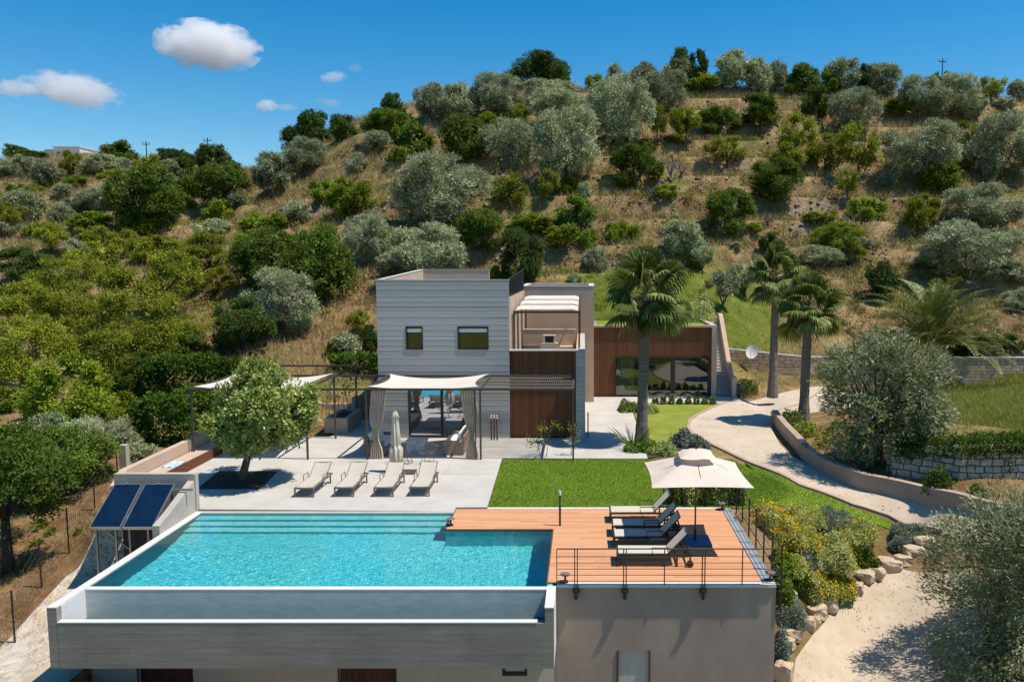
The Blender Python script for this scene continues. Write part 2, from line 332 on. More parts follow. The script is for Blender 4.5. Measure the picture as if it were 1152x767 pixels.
PLATEAU = [(-15.9, 26.6), (-14.9, 24.45), (4.75, 24.6), (5.6, 26), (7.5, 29.5), (9.2, 33), (9.4, 38), (8.8, 43), (8.9, 46), (7.7, 46.2), (7.7, 51.5), (.6, 51.5), (.6, 45), (-9.4, 44.8), (-11.6, 41), (-15.9, 37)]
FOOT = [(-12.1, 17.5), (4.58, 17.5), (4.58, 24.3), (-12.1, 24.3)]
def sstep(a, b, x):
    t = np.clip((x-a)/(b-a), 0, 1); return t*t*(3-2*t)
def vnoise(X, Y, s, seed=0.):                        # cheap smooth fbm made of rotated sines on jittered phases
    out = 0; a = 1.; tot = 0
    r = np.random.default_rng(int(seed*10)+5)
    for o in range(5):
        for k in range(3):
            an = r.uniform(0, 6.28); ph = r.uniform(0, 6.28, 2); fx, fy = math.cos(an)*s*1.9**o, math.sin(an)*s*1.9**o
            out = out+a*np.sin(X*fx+Y*fy+ph[0]+1.3*np.sin((X*fy-Y*fx)*.7+ph[1])); tot += a
        a *= .55
    return out/tot*1.6
def terr(X, Y):
    X = np.asarray(X, float); Y = np.asarray(Y, float)
    u = X/np.maximum(Y, 1); v = np.log(np.maximum(Y, 8))
    h = tps(np.clip(u, -1.15, 1.05), v)
    pd = polydist(X, Y, PLATEAU)
    k = sstep(0., 1.2, pd)
    h = -.06*(1-k)+h*k
    wild = sstep(2, 9, pd)*sstep(46, 60, Y)
    wl = sstep(1, 4, pd)*sstep(-.3, -.5, u)*sstep(20, 30, Y)
    h = h+vnoise(X, Y, .35, 1)*.32*wild+vnoise(X, Y, 1.1, 2)*.12*np.maximum(wild, wl)
    per = 2.3; q = h/per; fr = q-np.floor(q)
    st = (np.floor(q)+sstep(.30, .70, fr))*per
    ter = sstep(52, 62, Y)*sstep(.2, .6, vnoise(X, Y, .06, 3)+.55)
    h = h*(1-ter*.85)+st*ter*.85
    inside = (X > -12.1) & (X < 4.6) & (Y > 17.5) & (Y < 24.35)
    return np.where(inside, np.minimum(h, -3.95), h)
def ter1(x, y): return float(terr(np.array([x]), np.array([y]))[0])
_Ys = np.exp(np.linspace(math.log(16.), math.log(260), 420))
def Gt(px, py):                                      # where the sight line meets the terrain
    for _ in range(60):
        X = (px-657)/F*_Ys*(CP+slope(py)*SP); Z = CH-slope(py)*_Ys
        hit = np.nonzero(Z <= terr(X, _Ys))[0]
        if len(hit):
            i = hit[0]; return float(X[i]), float(_Ys[i]), float(terr(X[i:i+1], _Ys[i:i+1])[0])
        py += 2
    return float(X[-1]), float(_Ys[-1]), 30.
us = np.linspace(-1.15, 1.05, 330); ds = np.concatenate([np.exp(np.linspace(math.log(9), math.log(130), 420)), np.exp(np.linspace(math.log(134), math.log(900), 60))])
UU, DD = np.meshgrid(us, ds); TX, TY = UU*DD, DD
TZ = terr(TX.ravel(), TY.ravel()).reshape(TX.shape)
a_, b_ = TX.shape
ii = (np.arange(a_-1)[:, None]*b_+np.arange(b_-1)[None, :]).ravel()
quads = np.stack([ii, ii+1, ii+b_+1, ii+b_], 1)
def groundmat():
    m = bpy.data.materials.new('hillside_soil_and_dry_grass'); t, N, L = nt(m)
    out = N.new('ShaderNodeOutputMaterial'); b = N.new('ShaderNodeBsdfPrincipled'); b.inputs['Roughness'].default_value = 1; b.inputs['Specular IOR Level'].default_value = .05
    g = N.new('ShaderNodeNewGeometry')
    def noi(s, d=6, r=.6, sc=(1, 1, 1)):
        mp = N.new('ShaderNodeMapping'); mp.inputs['Scale'].default_value = sc; L.new(g.outputs['Position'], mp.inputs['Vector'])
        n = N.new('ShaderNodeTexNoise'); n.inputs['Scale'].default_value = s; n.inputs['Detail'].default_value = d; n.inputs['Roughness'].default_value = r; L.new(mp.outputs[0], n.inputs['Vector']); return n.outputs['Fac']
    def ramp(f, *st):
        c = N.new('ShaderNodeValToRGB'); e = c.color_ramp.elements
        e[0].position, e[0].color = st[0][0], (*st[0][1], 1); e[1].position, e[1].color = st[-1][0], (*st[-1][1], 1)
        for p, q in st[1:-1]: x = e.new(p); x.color = (*q, 1)
        L.new(f, c.inputs[0]); return c.outputs[0]
    def mix(f, a, c):
        x = N.new('ShaderNodeMix'); x.data_type = 'RGBA'; L.new(f, x.inputs[0]); L.new(a, x.inputs[6]); L.new(c, x.inputs[7]); return x.outputs[2]
    def att(nm):
        a = N.new('ShaderNodeAttribute'); a.attribute_name = nm; return a.outputs['Fac']
    dry = ramp(noi(.45, 9, .7), (.25, (.10, .066, .036)), (.45, (.21, .142, .066)), (.6, (.35, .25, .12)), (.78, (.45, .345, .19)))
    stony = ramp(noi(2.5, 8, .7), (.3, (.13, .10, .075)), (.5, (.27, .22, .17)), (.7, (.44, .39, .32)))
    fm = ramp(noi(.22, 4), (.56, (0, 0, 0)), (.7, (.9, .9, .9)))
    base = mix(fm, dry, stony)
    wg = ramp(noi(.9, 8, .7), (.3, (.08, .11, .016)), (.55, (.14, .165, .028)), (.75, (.25, .225, .065)))
    pat = ramp(noi(.16, 5), (.5, (0, 0, 0)), (.64, (.7, .7, .7)))
    base = mix(pat, base, wg)
    base = mix(att('green'), base, wg)
    red = ramp(noi(1.1, 9, .7), (.28, (.11, .065, .035)), (.5, (.25, .145, .07)), (.72, (.40, .27, .14)))
    base = mix(att('red'), base, red)
    L.new(base, b.inputs['Base Color'])
    bp = N.new('ShaderNodeBump'); bp.inputs['Strength'].default_value = 1; bp.inputs['Distance'].default_value = .18; L.new(noi(4, 8, .7), bp.inputs['Height']); L.new(bp.outputs[0], b.inputs['Normal'])
    L.new(b.outputs[0], out.inputs['Surface']); return m
M['ground'] = groundmat()
ground = mesh_obj('ground', np.stack([TX, TY, TZ], -1).reshape(-1, 3), quads, M['ground'], smooth=True)
ground['kind'] = 'structure'
vx, vy = np.meshgrid(np.linspace(-700, 700, 90), np.linspace(-700, 9.6, 60)); vz = -4.4-.02*(9.6-vy)-.00004*(9.6-vy)**2+vnoise(vx, vy, .05, 4)*1.2*sstep(0, 40, 9.6-vy)
i_ = (np.arange(59)[:, None]*90+np.arange(89)[None, :]).ravel()
vg = mesh_obj('valley_ground', np.stack([vx, vy, vz], -1).reshape(-1, 3), np.stack([i_, i_+1, i_+91, i_+90], 1), M['ground'], smooth=True); vg['kind'] = 'structure'
at = vg.data.attributes.new('green', 'FLOAT', 'POINT'); at.data.foreach_set('value', np.full(len(vg.data.vertices), .8, dtype=np.float32))
def pmask(poly, w): return 1-sstep(-w, w, polydist(TX.ravel(), TY.ravel(), [G(*p) if len(p) == 2 else p[:2] for p in poly]))
def at_(px, D): return ((px-657)/F*D, D)
gm = 1-sstep(-1.5, 1.5, polydist(TX.ravel(), TY.ravel(), [at_(640, 50), at_(870, 50), at_(880, 57), at_(850, 62), at_(640, 60)]))
gm = np.maximum(gm, .9*(1-sstep(-1.5, 1.5, polydist(TX.ravel(), TY.ravel(), [at_(1062, 33), at_(1250, 30), at_(1300, 50), at_(1075, 51)]))))
gm = np.maximum(gm, .8*(1-sstep(-1.5, 1.5, polydist(TX.ravel(), TY.ravel(), [at_(340, 43), at_(425, 43), at_(425, 47), at_(350, 47)]))))
rm = sstep(-.2, -.4, (TX/TY).ravel())*(1-sstep(33, 44, TY.ravel()))
rm = np.maximum(rm, .9*(1-sstep(-2, 2, polydist(TX.ravel(), TY.ravel(), [at_(340, 45), at_(425, 45), at_(425, 56), at_(380, 60), at_(340, 52)]))))
rm = np.maximum(rm, .6*(1-sstep(-2, 2, polydist(TX.ravel(), TY.ravel(), [at_(880, 20), at_(1300, 20), at_(1300, 27), at_(870, 26)]))))
for nm, a in (('green', gm), ('red', rm)):
    at = ground.data.attributes.new(nm, 'FLOAT', 'POINT'); at.data.foreach_set('value', a.astype(np.float32))

def strip(name, left, right, m, up=.035, nu=14, sub=5, zfun=None, label=None):
    """sheet that follows the ground between two edge curves"""
    def dens(c):
        o = []
        for (a, b) in zip(c[:-1], c[1:]):
            for k in range(sub): o.append((a[0]+(b[0]-a[0])*k/sub, a[1]+(b[1]-a[1])*k/sub))
        return o+[c[-1]]
    l, r = dens(left), dens(right); P = []
    for p, q in zip(l, r):
        P.append([(p[0]+(q[0]-p[0])*k/nu, p[1]+(q[1]-p[1])*k/nu) for k in range(nu+1)])
    A = np.array(P); Z = (terr(A[..., 0].ravel(), A[..., 1].ravel()).reshape(A.shape[:2]) if zfun is None else zfun(A[..., 0], A[..., 1]))+up
    V = np.concatenate([A, Z[..., None]], -1).reshape(-1, 3)
    n, k = A.shape[:2]; i = (np.arange(n-1)[:, None]*k+np.arange(k-1)[None, :]).ravel()
    q = np.stack([i, i+1, i+k+1, i+k], 1)
    # face up
    a, b, c = V[q[0, 0]], V[q[0, 1]], V[q[0, 3]]
    if np.cross(b-a, c-a)[2] < 0: q = q[:, ::-1].copy()
    o = mesh_obj(name, V, q, m, smooth=True); o['kind'] = 'structure'; return o
def gp(px, py): x, y, z = Gt(px, py); return (x, y)
# drive: inner (lawn) edge and outer (wall) edge in plan
dl = [G(820, 446), G(824, 449), G(801, 458), G(786, 465), G(776, 472), G(774, 480), G(781, 489), G(801, 499), gp(840, 520), gp(900, 547), gp(960, 571), gp(1000, 584), gp(1040, 597), gp(1080, 612)]
dr = [G(930, 436), G(900, 449), G(866, 457), G(867, 465), G(868, 474), G(870, 485), G(877, 498), G(892, 513), gp(925, 534), gp(970, 551), gp(1030, 568), gp(1060, 575), gp(1095, 583), gp(1150, 594)]
drive = strip('drive', dl, dr, M['drive'], .03)
yard = strip('gravel_yard', [G(866, 457.5), G(900, 449.5), G(930, 436.5)], [G(880, 470), G(960, 462), G(1010, 447)], M['drive'], .025, 10)
# lawn between the terrace, the deck and the drive
lawn = strip('lawn', [(-3.1, 24.85), (-3.15, 27), (-3.2, 29), (-3.28, 31.25), ][::-1], [(5.9, 31.25), (6.5, 29.4), (7.45, 27.0), (5.3, 24.85)], M['lawn'], .03, 30)
edge_in = [G(760, 521), gp(800, 507), gp(838, 521), gp(898, 549), gp(958, 573), gp(998, 586), gp(1036, 599)]
edge_out = [(4.9, 24.95), (5.2, 25.1), gp(862, 566), gp(915, 573), gp(965, 584), gp(1000, 596), gp(1028, 604)]
# (the wedge carries on from the first sheet a hand's width lower)
wedge = strip('lawn_wedge', [(4.9, 30.2), (6.0, 29.4), (6.6, 28.4)]+edge_in[2:], [(4.9, 24.95), (5.3, 25.0), (5.7, 25.1)]+edge_out[2:], M['lawn'], .026, 18)
lawn2 = strip('upper_lawn', [(2.62, 43.9), (2.62, 41), (2.62, 38), (2.7, 35), (2.9, 33.2)], [G(822, 450), G(799, 459), G(774, 471), G(771, 480), G(778, 491)], M['lawn2'], .03, 20)
path = strip('garden_path', [gp(1008, 640), gp(985, 655), gp(962, 668), gp(938, 690), gp(915, 715), gp(895, 745), (4.9, 18.2), (5.0, 16.5)],
             [gp(1075, 648), gp(1085, 662), gp(1095, 680), gp(1105, 705), gp(1110, 730), gp(1115, 755), (11, 17.5), (11, 16.2)], M['pathgravel'], .02, 22)
rub = strip('rubble_strip', [gp(-60, 760), gp(-5, 735), gp(38, 690), gp(75, 650), gp(108, 606), gp(128, 580)],
            [(-12.0, 16.2), (-12.15, 17.3), (-12.22, 18.6), (-12.22, 20.5), (-12.22, 22.5), (-12.4, 24.3)], M['rubble'], .03, 16)
fore = strip('yard_floor', [(-13.4, 17.2), (-13.5, 18.4), (-13.2, 19.6)], [(-11.2, 17.2), (-11.2, 18.4), (-11.2, 19.6)], M['pathgravel'], .06, 6)
def slab(name, poly, m, z1=0, z0=-.25):
    o = MB().prism(poly, z0, z1).build(name, m); o['kind'] = 'structure'; return o
slab('terrace', [(-15.62, 26.7), (-14.7, 24.66), (-12.39, 24.66), (-4.1, 24.45), (-4.1, 24.86), (-3.1, 24.86), (-3.28, 31.3), (-3.28, 35), (-9.1, 35), (-9.1, 39), (-11.4, 39), (-11.4, 35.2), (-15.74, 35.2)], M['terrace'])
slab('entrance_paving', [(-3.276, 31.3), (2.55, 31.25), (2.55, 43.9), (7.6, 43.9), (8.9, 44.6), (8.9, 45.9), (.56, 45.9), (.56, 44.19), (.06, 44.19), (.06, 35), (-3.276, 35)], M['terrace'], -.004)
# joints cut in the paving are shallow dark strips lying on it
jm = MB()
for y in (26.6, 28.9, 31.28, 33.1): jm.box(-13.2 if y > 30 else -11.0, -3.3, y, y+.018, 0, .004)
for x in (-5.2, -7.6, -10.0): jm.box(x, x+.018, 24.6, 31.27, 0, .0045)
for y in (32.5, 35.3, 37.8, 40.4): jm.box(.1, 2.5, y, y+.018, -.004, .001)
j = jm.build('paving_joint', M['greyrender']); j['kind'] = 'structure'
pit = MB().prism([(-13.4, 26.9), (-11.18, 26.9), (-11.5, 29.3), (-13.72, 29.3)], -.01, .006).build('soil_bed', M['soil']); pit['kind'] = 'structure'
bed2 = strip('flower_bed', [(2.56, 31.35), (2.56, 32.3), (2.56, 33.3)], [G(801, 503), G(790, 497), G(779, 491.5)], M['soil'], .045, 12)
# ------------------------------------------------------------------ pool, deck and the building beneath
X0, X1, YF, YR, YB, YN, XN = -12.0, -.92, 17.42, 18.46, 24.25, 22.75, -4.08
pool = empty('swimming_pool', (-6, 18, -1.45), 'large turquoise infinity pool set in grey board-marked concrete beside the terracotta deck', 'swimming pool')
def poolmat(name, c1, c2, c3):
    m = bpy.data.materials.new(name); t, N, L = nt(m)
    out = N.new('ShaderNodeOutputMaterial'); b = N.new('ShaderNodeBsdfPrincipled'); b.inputs['Roughness'].default_value = .4
    g = N.new('ShaderNodeNewGeometry')
    vo = N.new('ShaderNodeTexVoronoi'); vo.inputs['Scale'].default_value = 11
    n1 = N.new('ShaderNodeTexNoise'); n1.inputs['Scale'].default_value = 3.2; n1.inputs['Detail'].default_value = 5
    L.new(g.outputs['Position'], vo.inputs['Vector']); L.new(g.outputs['Position'], n1.inputs['Vector'])
    mx = N.new('ShaderNodeMix'); mx.inputs[0].default_value = .6; L.new(vo.outputs['Color'], mx.inputs[2]); L.new(n1.outputs['Fac'], mx.inputs[3])
    cr = N.new('ShaderNodeValToRGB'); e = cr.color_ramp.elements; e[0].position = .3; e[0].color = (*c1, 1); e[1].position = .75; e[1].color = (*c3, 1); x = e.new(.5); x.color = (*c2, 1)
    L.new(mx.outputs[0], cr.inputs[0]); L.new(cr.outputs[0], b.inputs['Base Color']); L.new(b.outputs[0], out.inputs['Surface']); return m
M['mosaic'] = poolmat('pale_pool_mosaic', (.055, .54, .60), (.085, .62, .67), (.13, .69, .73))
M['shallowmosaic'] = poolmat('shallow_look_step_mosaic', (.14, .60, .645), (.18, .67, .71), (.24, .73, .77))  # lighter look of shallow water put into the colour of the step tiles
FL = -1.35
b = MB()
b.box(X0, X1, YR+.16, YN, FL-.2, FL); b.box(X0, XN, YN, YB, FL-.2, FL-.001)              # floor
b.box(X0-.2, X0-.002, YR+.1, YB, FL-.2, -.03)                                             # walls
b.box(X1+.002, X1+.15, YR+.16, YN, FL-.2, -.05); b.box(XN, X1+.15, YN, YN+.15, FL-.2, -.05); b.box(XN, XN+.15, YN+.152, YB, FL-.2, -.05); b.box(X0, XN, YB, YB+.15, FL-.2, -.03)
b.box(X0, X1, YR+.1, YR+.16, FL-.2, -.05)
basin_o = b.build('basin', M['mosaic'], pool)
s = MB()
for i, (d, z) in enumerate(((.36, -.2), (.36, -.4), (.36, -.6))):
    s.box(X0+.001, XN-.001, YB-.36*(i+1), YB-.36*i-.001, FL, z)
sl = MB(); sl.xprism([(YB-1.081, FL), (YB-1.081, -.8), (YB-2.6, FL)][::-1], X0+.001, XN-.001)
slope_o = sl.build('floor_slope', M['mosaic'], pool)
steps_o = s.build('steps', M['shallowmosaic'], pool)
def watermat():
    m = bpy.data.materials.new('clear_pool_water'); t, N, L = nt(m)
    out = N.new('ShaderNodeOutputMaterial'); gb = N.new('ShaderNodeBsdfGlass'); gb.inputs['IOR'].default_value = 1.33; gb.inputs['Roughness'].default_value = 0
    L.new(gb.outputs[0], out.inputs['Surface']); return m
WATER_D = .95
M['water'] = watermat()

nx, ny = 620, 320
gx, gy = np.meshgrid(np.linspace(X0, X1, nx), np.linspace(YR+.101, YB, ny))
gz = -.035+.0038*vnoise(gx, gy, 7.2, 21)*(.6+.5*vnoise(gx, gy, .7, 5))+.0012*vnoise(gx, gy, 17., 22)
keep = ~((gx > XN+.03) & (gy > YN+.03))
i_ = (np.arange(ny-1)[:, None]*nx+np.arange(nx-1)[None, :]).ravel(); kf = keep.ravel()
q_ = np.stack([i_, i_+1, i_+nx+1, i_+nx], 1); q_ = q_[kf[q_].all(1)]
wo = mesh_obj('water', np.stack([gx, gy, gz], -1).reshape(-1, 3), q_, M['water'], pool, smooth=True)
wo.cycles.is_caustics_caster = True
for o_ in (basin_o, steps_o, slope_o): o_.cycles.is_caustics_receiver = True
c = MB()
c.box(X0-.22, X0, YF, YB+.2, -.03, 0); c.build('left_coping', M['whitecap'], pool)
b = MB(); b.box(X0-.22, X0-.001, YF+.004, YB+.2, -1.45, -.03); b.build('side_wall', M['concrete'], pool)
b = MB(); b.box(X0-.0005, X0+.012, YF+.16, YR, -1.3, -.032); b.build('channel_lining', M['whitewall'], pool)
c = MB(); c.box(X0+.012, X1+.05, YR-.004, YR+.17, -.05, -.012); c.build('overflow_rim', M['whitecap'], pool)
b = MB(); b.box(X0+.014, X1+.03, YR, YR+.099, -1.4, -.051); b.build('overflow_wall', M['wetwall'], pool)
b = MB(); b.box(X0, X1+.2, YF, YF+.15, -1.45, -.375); b.box(X0, X1+.2, YF+.15, YR+.2, -1.45, -1.30); b.build('parapet', M['concrete'], pool)
c = MB(); c.box(X0+.002, X1-.15, YF-.006, YF+.156, -.374, -.35); c.build('parapet_coping', M['whitecap'], pool)
def chanwater():
    m = bpy.data.materials.new('still_channel_water'); t, N, L = nt(m)
    out = N.new('ShaderNodeOutputMaterial'); b = N.new('ShaderNodeBsdfPrincipled'); b.inputs['Base Color'].default_value = (.07, .12, .12, 1); b.inputs['Roughness'].default_value = .04
    L.new(b.outputs[0], out.inputs['Surface']); return m
c = MB(); c.box(X0+.013, X1+.03, YF+.151, YR-.001, -.82, -.72); c.build('channel_water', chanwater(), pool)
b = MB(); b.box(X1+.031, X1+.23, YF+.003, YR+.1, -1.449, -.03); b.build('end_wall', M['concrete'], pool)
c = MB(); c.box(X1+.025, X1+.24, YF-.003, YR+.18, -.029, 0); c.build('end_coping', M['whitecap'], pool)
b = MB(); b.box(X1+.231, X1+.24, YF+.003, 18.7, -1.449, -.0295); b.build('end_lining', M['whitewall'], pool)
c = MB(); c.box(X0-.0, XN, YB, YB+.2, -.028, .003); c.build('back_coping', M['greyrender'], pool)

low = empty('garden_storey', (-3, 18.8, -3.8), 'taupe plastered lower storey under the pool and deck with pale door and brown doors', 'building')
DX1 = 4.68
def wall_holes(mb, x0, x1, y0, y1, z0, z1, holes):
    """wall slab with rectangular holes (hx0,hx1,hz0,hz1) sorted along x"""
    cur = x0
    for (a, b_, c_, d_) in sorted(holes):
        if a > cur: mb.box(cur, a, y0, y1, z0, z1)
        if c_ > z0: mb.box(a, b_, y0, y1, z0, c_)
        if d_ < z1: mb.box(a, b_, y0, y1, d_, z1)
        cur = b_
    mb.box(cur, x1, y0, y1, z0, z1)
dz = Zat(731, 18.74); dx0, dx1 = Xat(696, 18.74, dz), Xat(730, 18.74, dz)
b = MB(); wall_holes(b, -.69, DX1, 18.74, 19.0, -4.1, -.075, [(dx0-.05, dx1+.04, -4.1, dz)])
b.box(DX1-.26, DX1, 19.001, 24.7, -4.1, -.075)
b.build('wall', M['plaster'], low)
b = MB(); b.box(dx0, dx1-.0, 18.8, 18.86, -3.9, dz-.012)
d = b.build('door', M['paledoor'], low)
MB().box(dx0-.05, dx0-.002, 18.72, 18.9, -3.9, dz-.003).build('jamb', M['corten'], d); MB().box(dx1+.002, dx1+.04, 18.72, 18.9, -3.9, dz-.003).build('jamb', M['corten'], d)
b = MB(); b.tube([(dx1-.1, 18.79, -2.72), (dx1-.1, 18.74, -2.72), (dx1-.24, 18.74, -2.72)], .012); b.build('handle', M['black'], d)
wy = 18.75; doors = [(-10.98, -9.68), (-6.04, -4.66)]; win = (-2.02, -1.40)
b = MB(); wall_holes(b, -12.2, -.695, wy, wy+.2, -4.1, -1.452, [(p, q, -4.1, -1.6) for p, q in doors]+[(win[0], win[1], -2.35, -1.6)])
b.box(-12.2, -12.0, wy+.2, 24, -4.1, -1.452)
b.build('recessed_wall', M['lowbeige'], low)
for p, q in doors:
    b = MB(); n = 9
    for i in range(n): b.box(p+(q-p)*i/n+.004, p+(q-p)*(i+1)/n-.004, wy+.06, wy+.1, -4, -1.602)
    d = b.build('door', M['darkdoor'], low)
    MB().box(p-.03, p-.001, wy-.02, wy+.12, -4, -1.6).build('jamb', M['black'], d); MB().box(q+.001, q+.03, wy-.02, wy+.12, -4, -1.6).build('jamb', M['black'], d)
b = MB(); b.box(win[0]+.06, win[1]-.06, wy+.1, wy+.11, -2.3, -1.63); wn = b.build('window', M['curtainwhite'], low)
MB().box(win[0], win[0]+.06, wy+.02, wy+.12, -2.35, -1.61).box(win[1]-.06, win[1], wy+.02, wy+.12, -2.35, -1.61).box(win[0]+.06, win[1]-.06, wy+.02, wy+.12, -2.35, -2.28).build('frame', M['black'], wn)

deck = empty('sun_deck', (1.9, 21.7, 0), 'terracotta coloured plank deck wrapped around the pool corner with white border', 'deck')
b = MB(); y = 18.86; i = 0
def row(x0, x1, y0, y1):
    xs = [x0]; x = x0+random.uniform(.6, 2.2)
    while x < x1-.5: xs.append(x); x += random.uniform(1.6, 2.8)
    xs.append(x1)
    for a, c_ in zip(xs[:-1], xs[1:]): b.box(a+.002, c_-.002, y0, y1, -.03, 0)
while y < 24.66:
    y1 = min(y+.139, 24.69)
    row(X1+.03 if y < YN-.02 else XN+.03, 4.37, y, y1); y += .145
b.build('planks', M['deck'], deck)
MB().box(X1+.151, 4.55, 18.86, YN+.15, -.075, -.031).box(XN+.151, 4.55, YN+.152, 24.7, -.075, -.031).build('deck_base', M['black'], deck)
MB().box(X1+.245, DX1, 18.70, 18.855, -.074, .004).build('front_border', M['whitecap'], deck)
MB().box(-3.08, 4.42, 24.695, 24.845, -.2, .004).build('back_border', M['whitecap'], deck)
b = MB(); b.box(XN-.001, XN+.028, YN-.03, 24.2, -.06, .002); b.box(XN+.028, X1, YN-.03, YN-.001, -.06, .002); b.box(X1-.03+.03, X1+.028, 18.64, YN-.03, -.06, .002); b.build('edge_trim', M['corten'], deck)
b = MB()
n = 110
for i in range(n): yy = 18.87+(24.8-18.87)*i/n; b.box(4.43, 4.66, yy, yy+.022, -.03, .002)
b.box(4.375, 4.43, 18.86, 24.84, -.074, .006); b.box(4.66, DX1, 18.86, 24.84, -.074, .006); b.box(4.53, 4.55, 18.87, 24.8, -.031, -.001)
b.build('grating', M['grating'], deck)
MB().box(4.431, 4.659, 18.87, 24.8, -.074, -.05).build('gutter', M['greyrender'], deck)

rail = empty('front_railing', (1.9, 18.66, 0), 'low dark metal railing with thin horizontal wires along the deck front', 'railing')
yr = 18.66
pxs = (648, 703, 747.5, 791.5, 835); zt = Zat(617.5, yr)
for j, px in enumerate(pxs):
    x = Xat(px, yr, .3)
    if j in (0, 1, 3):
        p = MB().box(x-.045, x-.02, yr-.02, yr+.02, -.34, zt).box(x+.02, x+.045, yr-.02, yr+.02, -.34, zt).build('post', M['darkmetal'], rail)
        q = MB().box(x-.018, x+.018, yr-.03, yr+.025, -.36, -.1).box(x-.08, x+.08, yr+.026, yr+.078, -.2, -.1)
        q.tube([(x, yr, -.15), (x, yr-.07, -.15)], .035, 8); q.tube([(x, yr-.01, -.32), (x, yr-.05, -.32)], .03, 8); q.build('bracket', M['black'], p)
    else: MB().box(x-.012, x+.012, yr-.015, yr+.015, .006, zt).build('post', M['darkmetal'], rail)
MB().box(X1+.27, 4.70, yr-.02, yr+.02, zt, zt+.02).build('top_rail', M['darkmetal'], rail)
for k in range(5):
    z = .10+(zt-.1)*k/5.2
    MB().tube([(X1+.27, yr, z), (4.69, yr, z)], .008, 5).build('wire', M['darkmetal'], rail)
MB().box(X1+.25, X1+.27, yr-.015, yr+.015, .006, zt).build('post', M['darkmetal'], rail)
fence = empty('side_railing', (4.8, 21.7, -.3), 'black railing of upright bars between the deck grating and the flower garden', 'railing')
n = 8
for i in range(n):
    y = 18.72+(25.4-18.72)*(i/(n-1)); x = 4.80+.0*i
    MB().box(x-.018, x+.018, y-.02, y+.02, -.7, .98).build('post', M['black'], fence)
b = MB()
for z in (.9, .15): b.box(4.79, 4.81, 18.7, 25.4, z, z+.02)
b.build('rail', M['black'], fence)
for k in range(3): MB().tube([(4.8, 18.7, .3+.2*k), (4.8, 25.4, .3+.2*k)], .004, 4).build('wire', M['black'], fence)
bf = empty('back_railing', (3.6, 25, 0), 'dark thin post railing behind the deck and below the parasol canopy', 'railing')
for i in range(7):
    x = 2.55+2.1*i/6; MB().box(x-.014, x+.014, 24.95, 24.98, -.1, .95).build('post', M['black'], bf)
for z in (.93, .5): MB().box(2.5, 4.7, 24.955, 24.975, z, z+.018).build('rail', M['black'], bf)

def decklight(x, y, z, lab):
    o = empty('deck_light', (x, y, z), lab, 'deck light', 'mushroom lights around the deck')
    MB().box(x-.1, x+.1, y-.05, y+.05, z, z+.04).build('base', M['black'], o)
    MB().tube([(x+.03, y, z+.04), (x+.03, y, z+.2)], .028, 8).build('stem', M['darkmetal'], o)
    MB().lathe([(.02, .2), (.13, .2), (.13, .215), (.05, .235), (.01, .24)], (x+.03, y, z), 16).build('cap', M['taupeframe'], o)
decklight(*G(634.5, 655), .005, 'small mushroom light at the deck corner next to the pool end wall')
decklight(*G(865, 653), .008, 'small mushroom light at the outer deck corner on the steel grating')
decklight(*G(506, 591), .003, 'small mushroom light at the far pool notch on the deck strip')
decklight(4.35, 24.6, .005, 'small mushroom light at the back deck corner near the yellow flowers')

def bollard(x, y, h, lab, grp=None, r=.035, head=.13, m=None, base=0):
    o = empty('bollard_light', (x, y, base), lab, 'bollard light', grp)
    MB().tube([(x, y, base), (x, y, base+h-head)], r, 8).build('post', m or M['darkmetal'], o)
    MB().tube([(x, y, base+h-head), (x, y, base+h)], r*1.05, 8).build('lamp_head', M['white'], o)
bollard(*G(630, 591), 1.06, 'slim dark bollard light standing on the deck beside the lawn')
for i, (px, wd) in enumerate(((554.2, 'outer one beside the curtain'), (557.4, 'middle one'), (560.6, 'one beside the brown cladding'))):
    x, y = G(px, 492.2); bollard(x, 34.55, 1.12-.0*i, 'brown stake light with white top against the house, '+wd, 'trio of stake lights', .035, .16, M['corten'])
x, y = G(661.5, 492); bollard(x, y, 1.15, 'thin dark post light beside the entrance path', None, .03, .05)

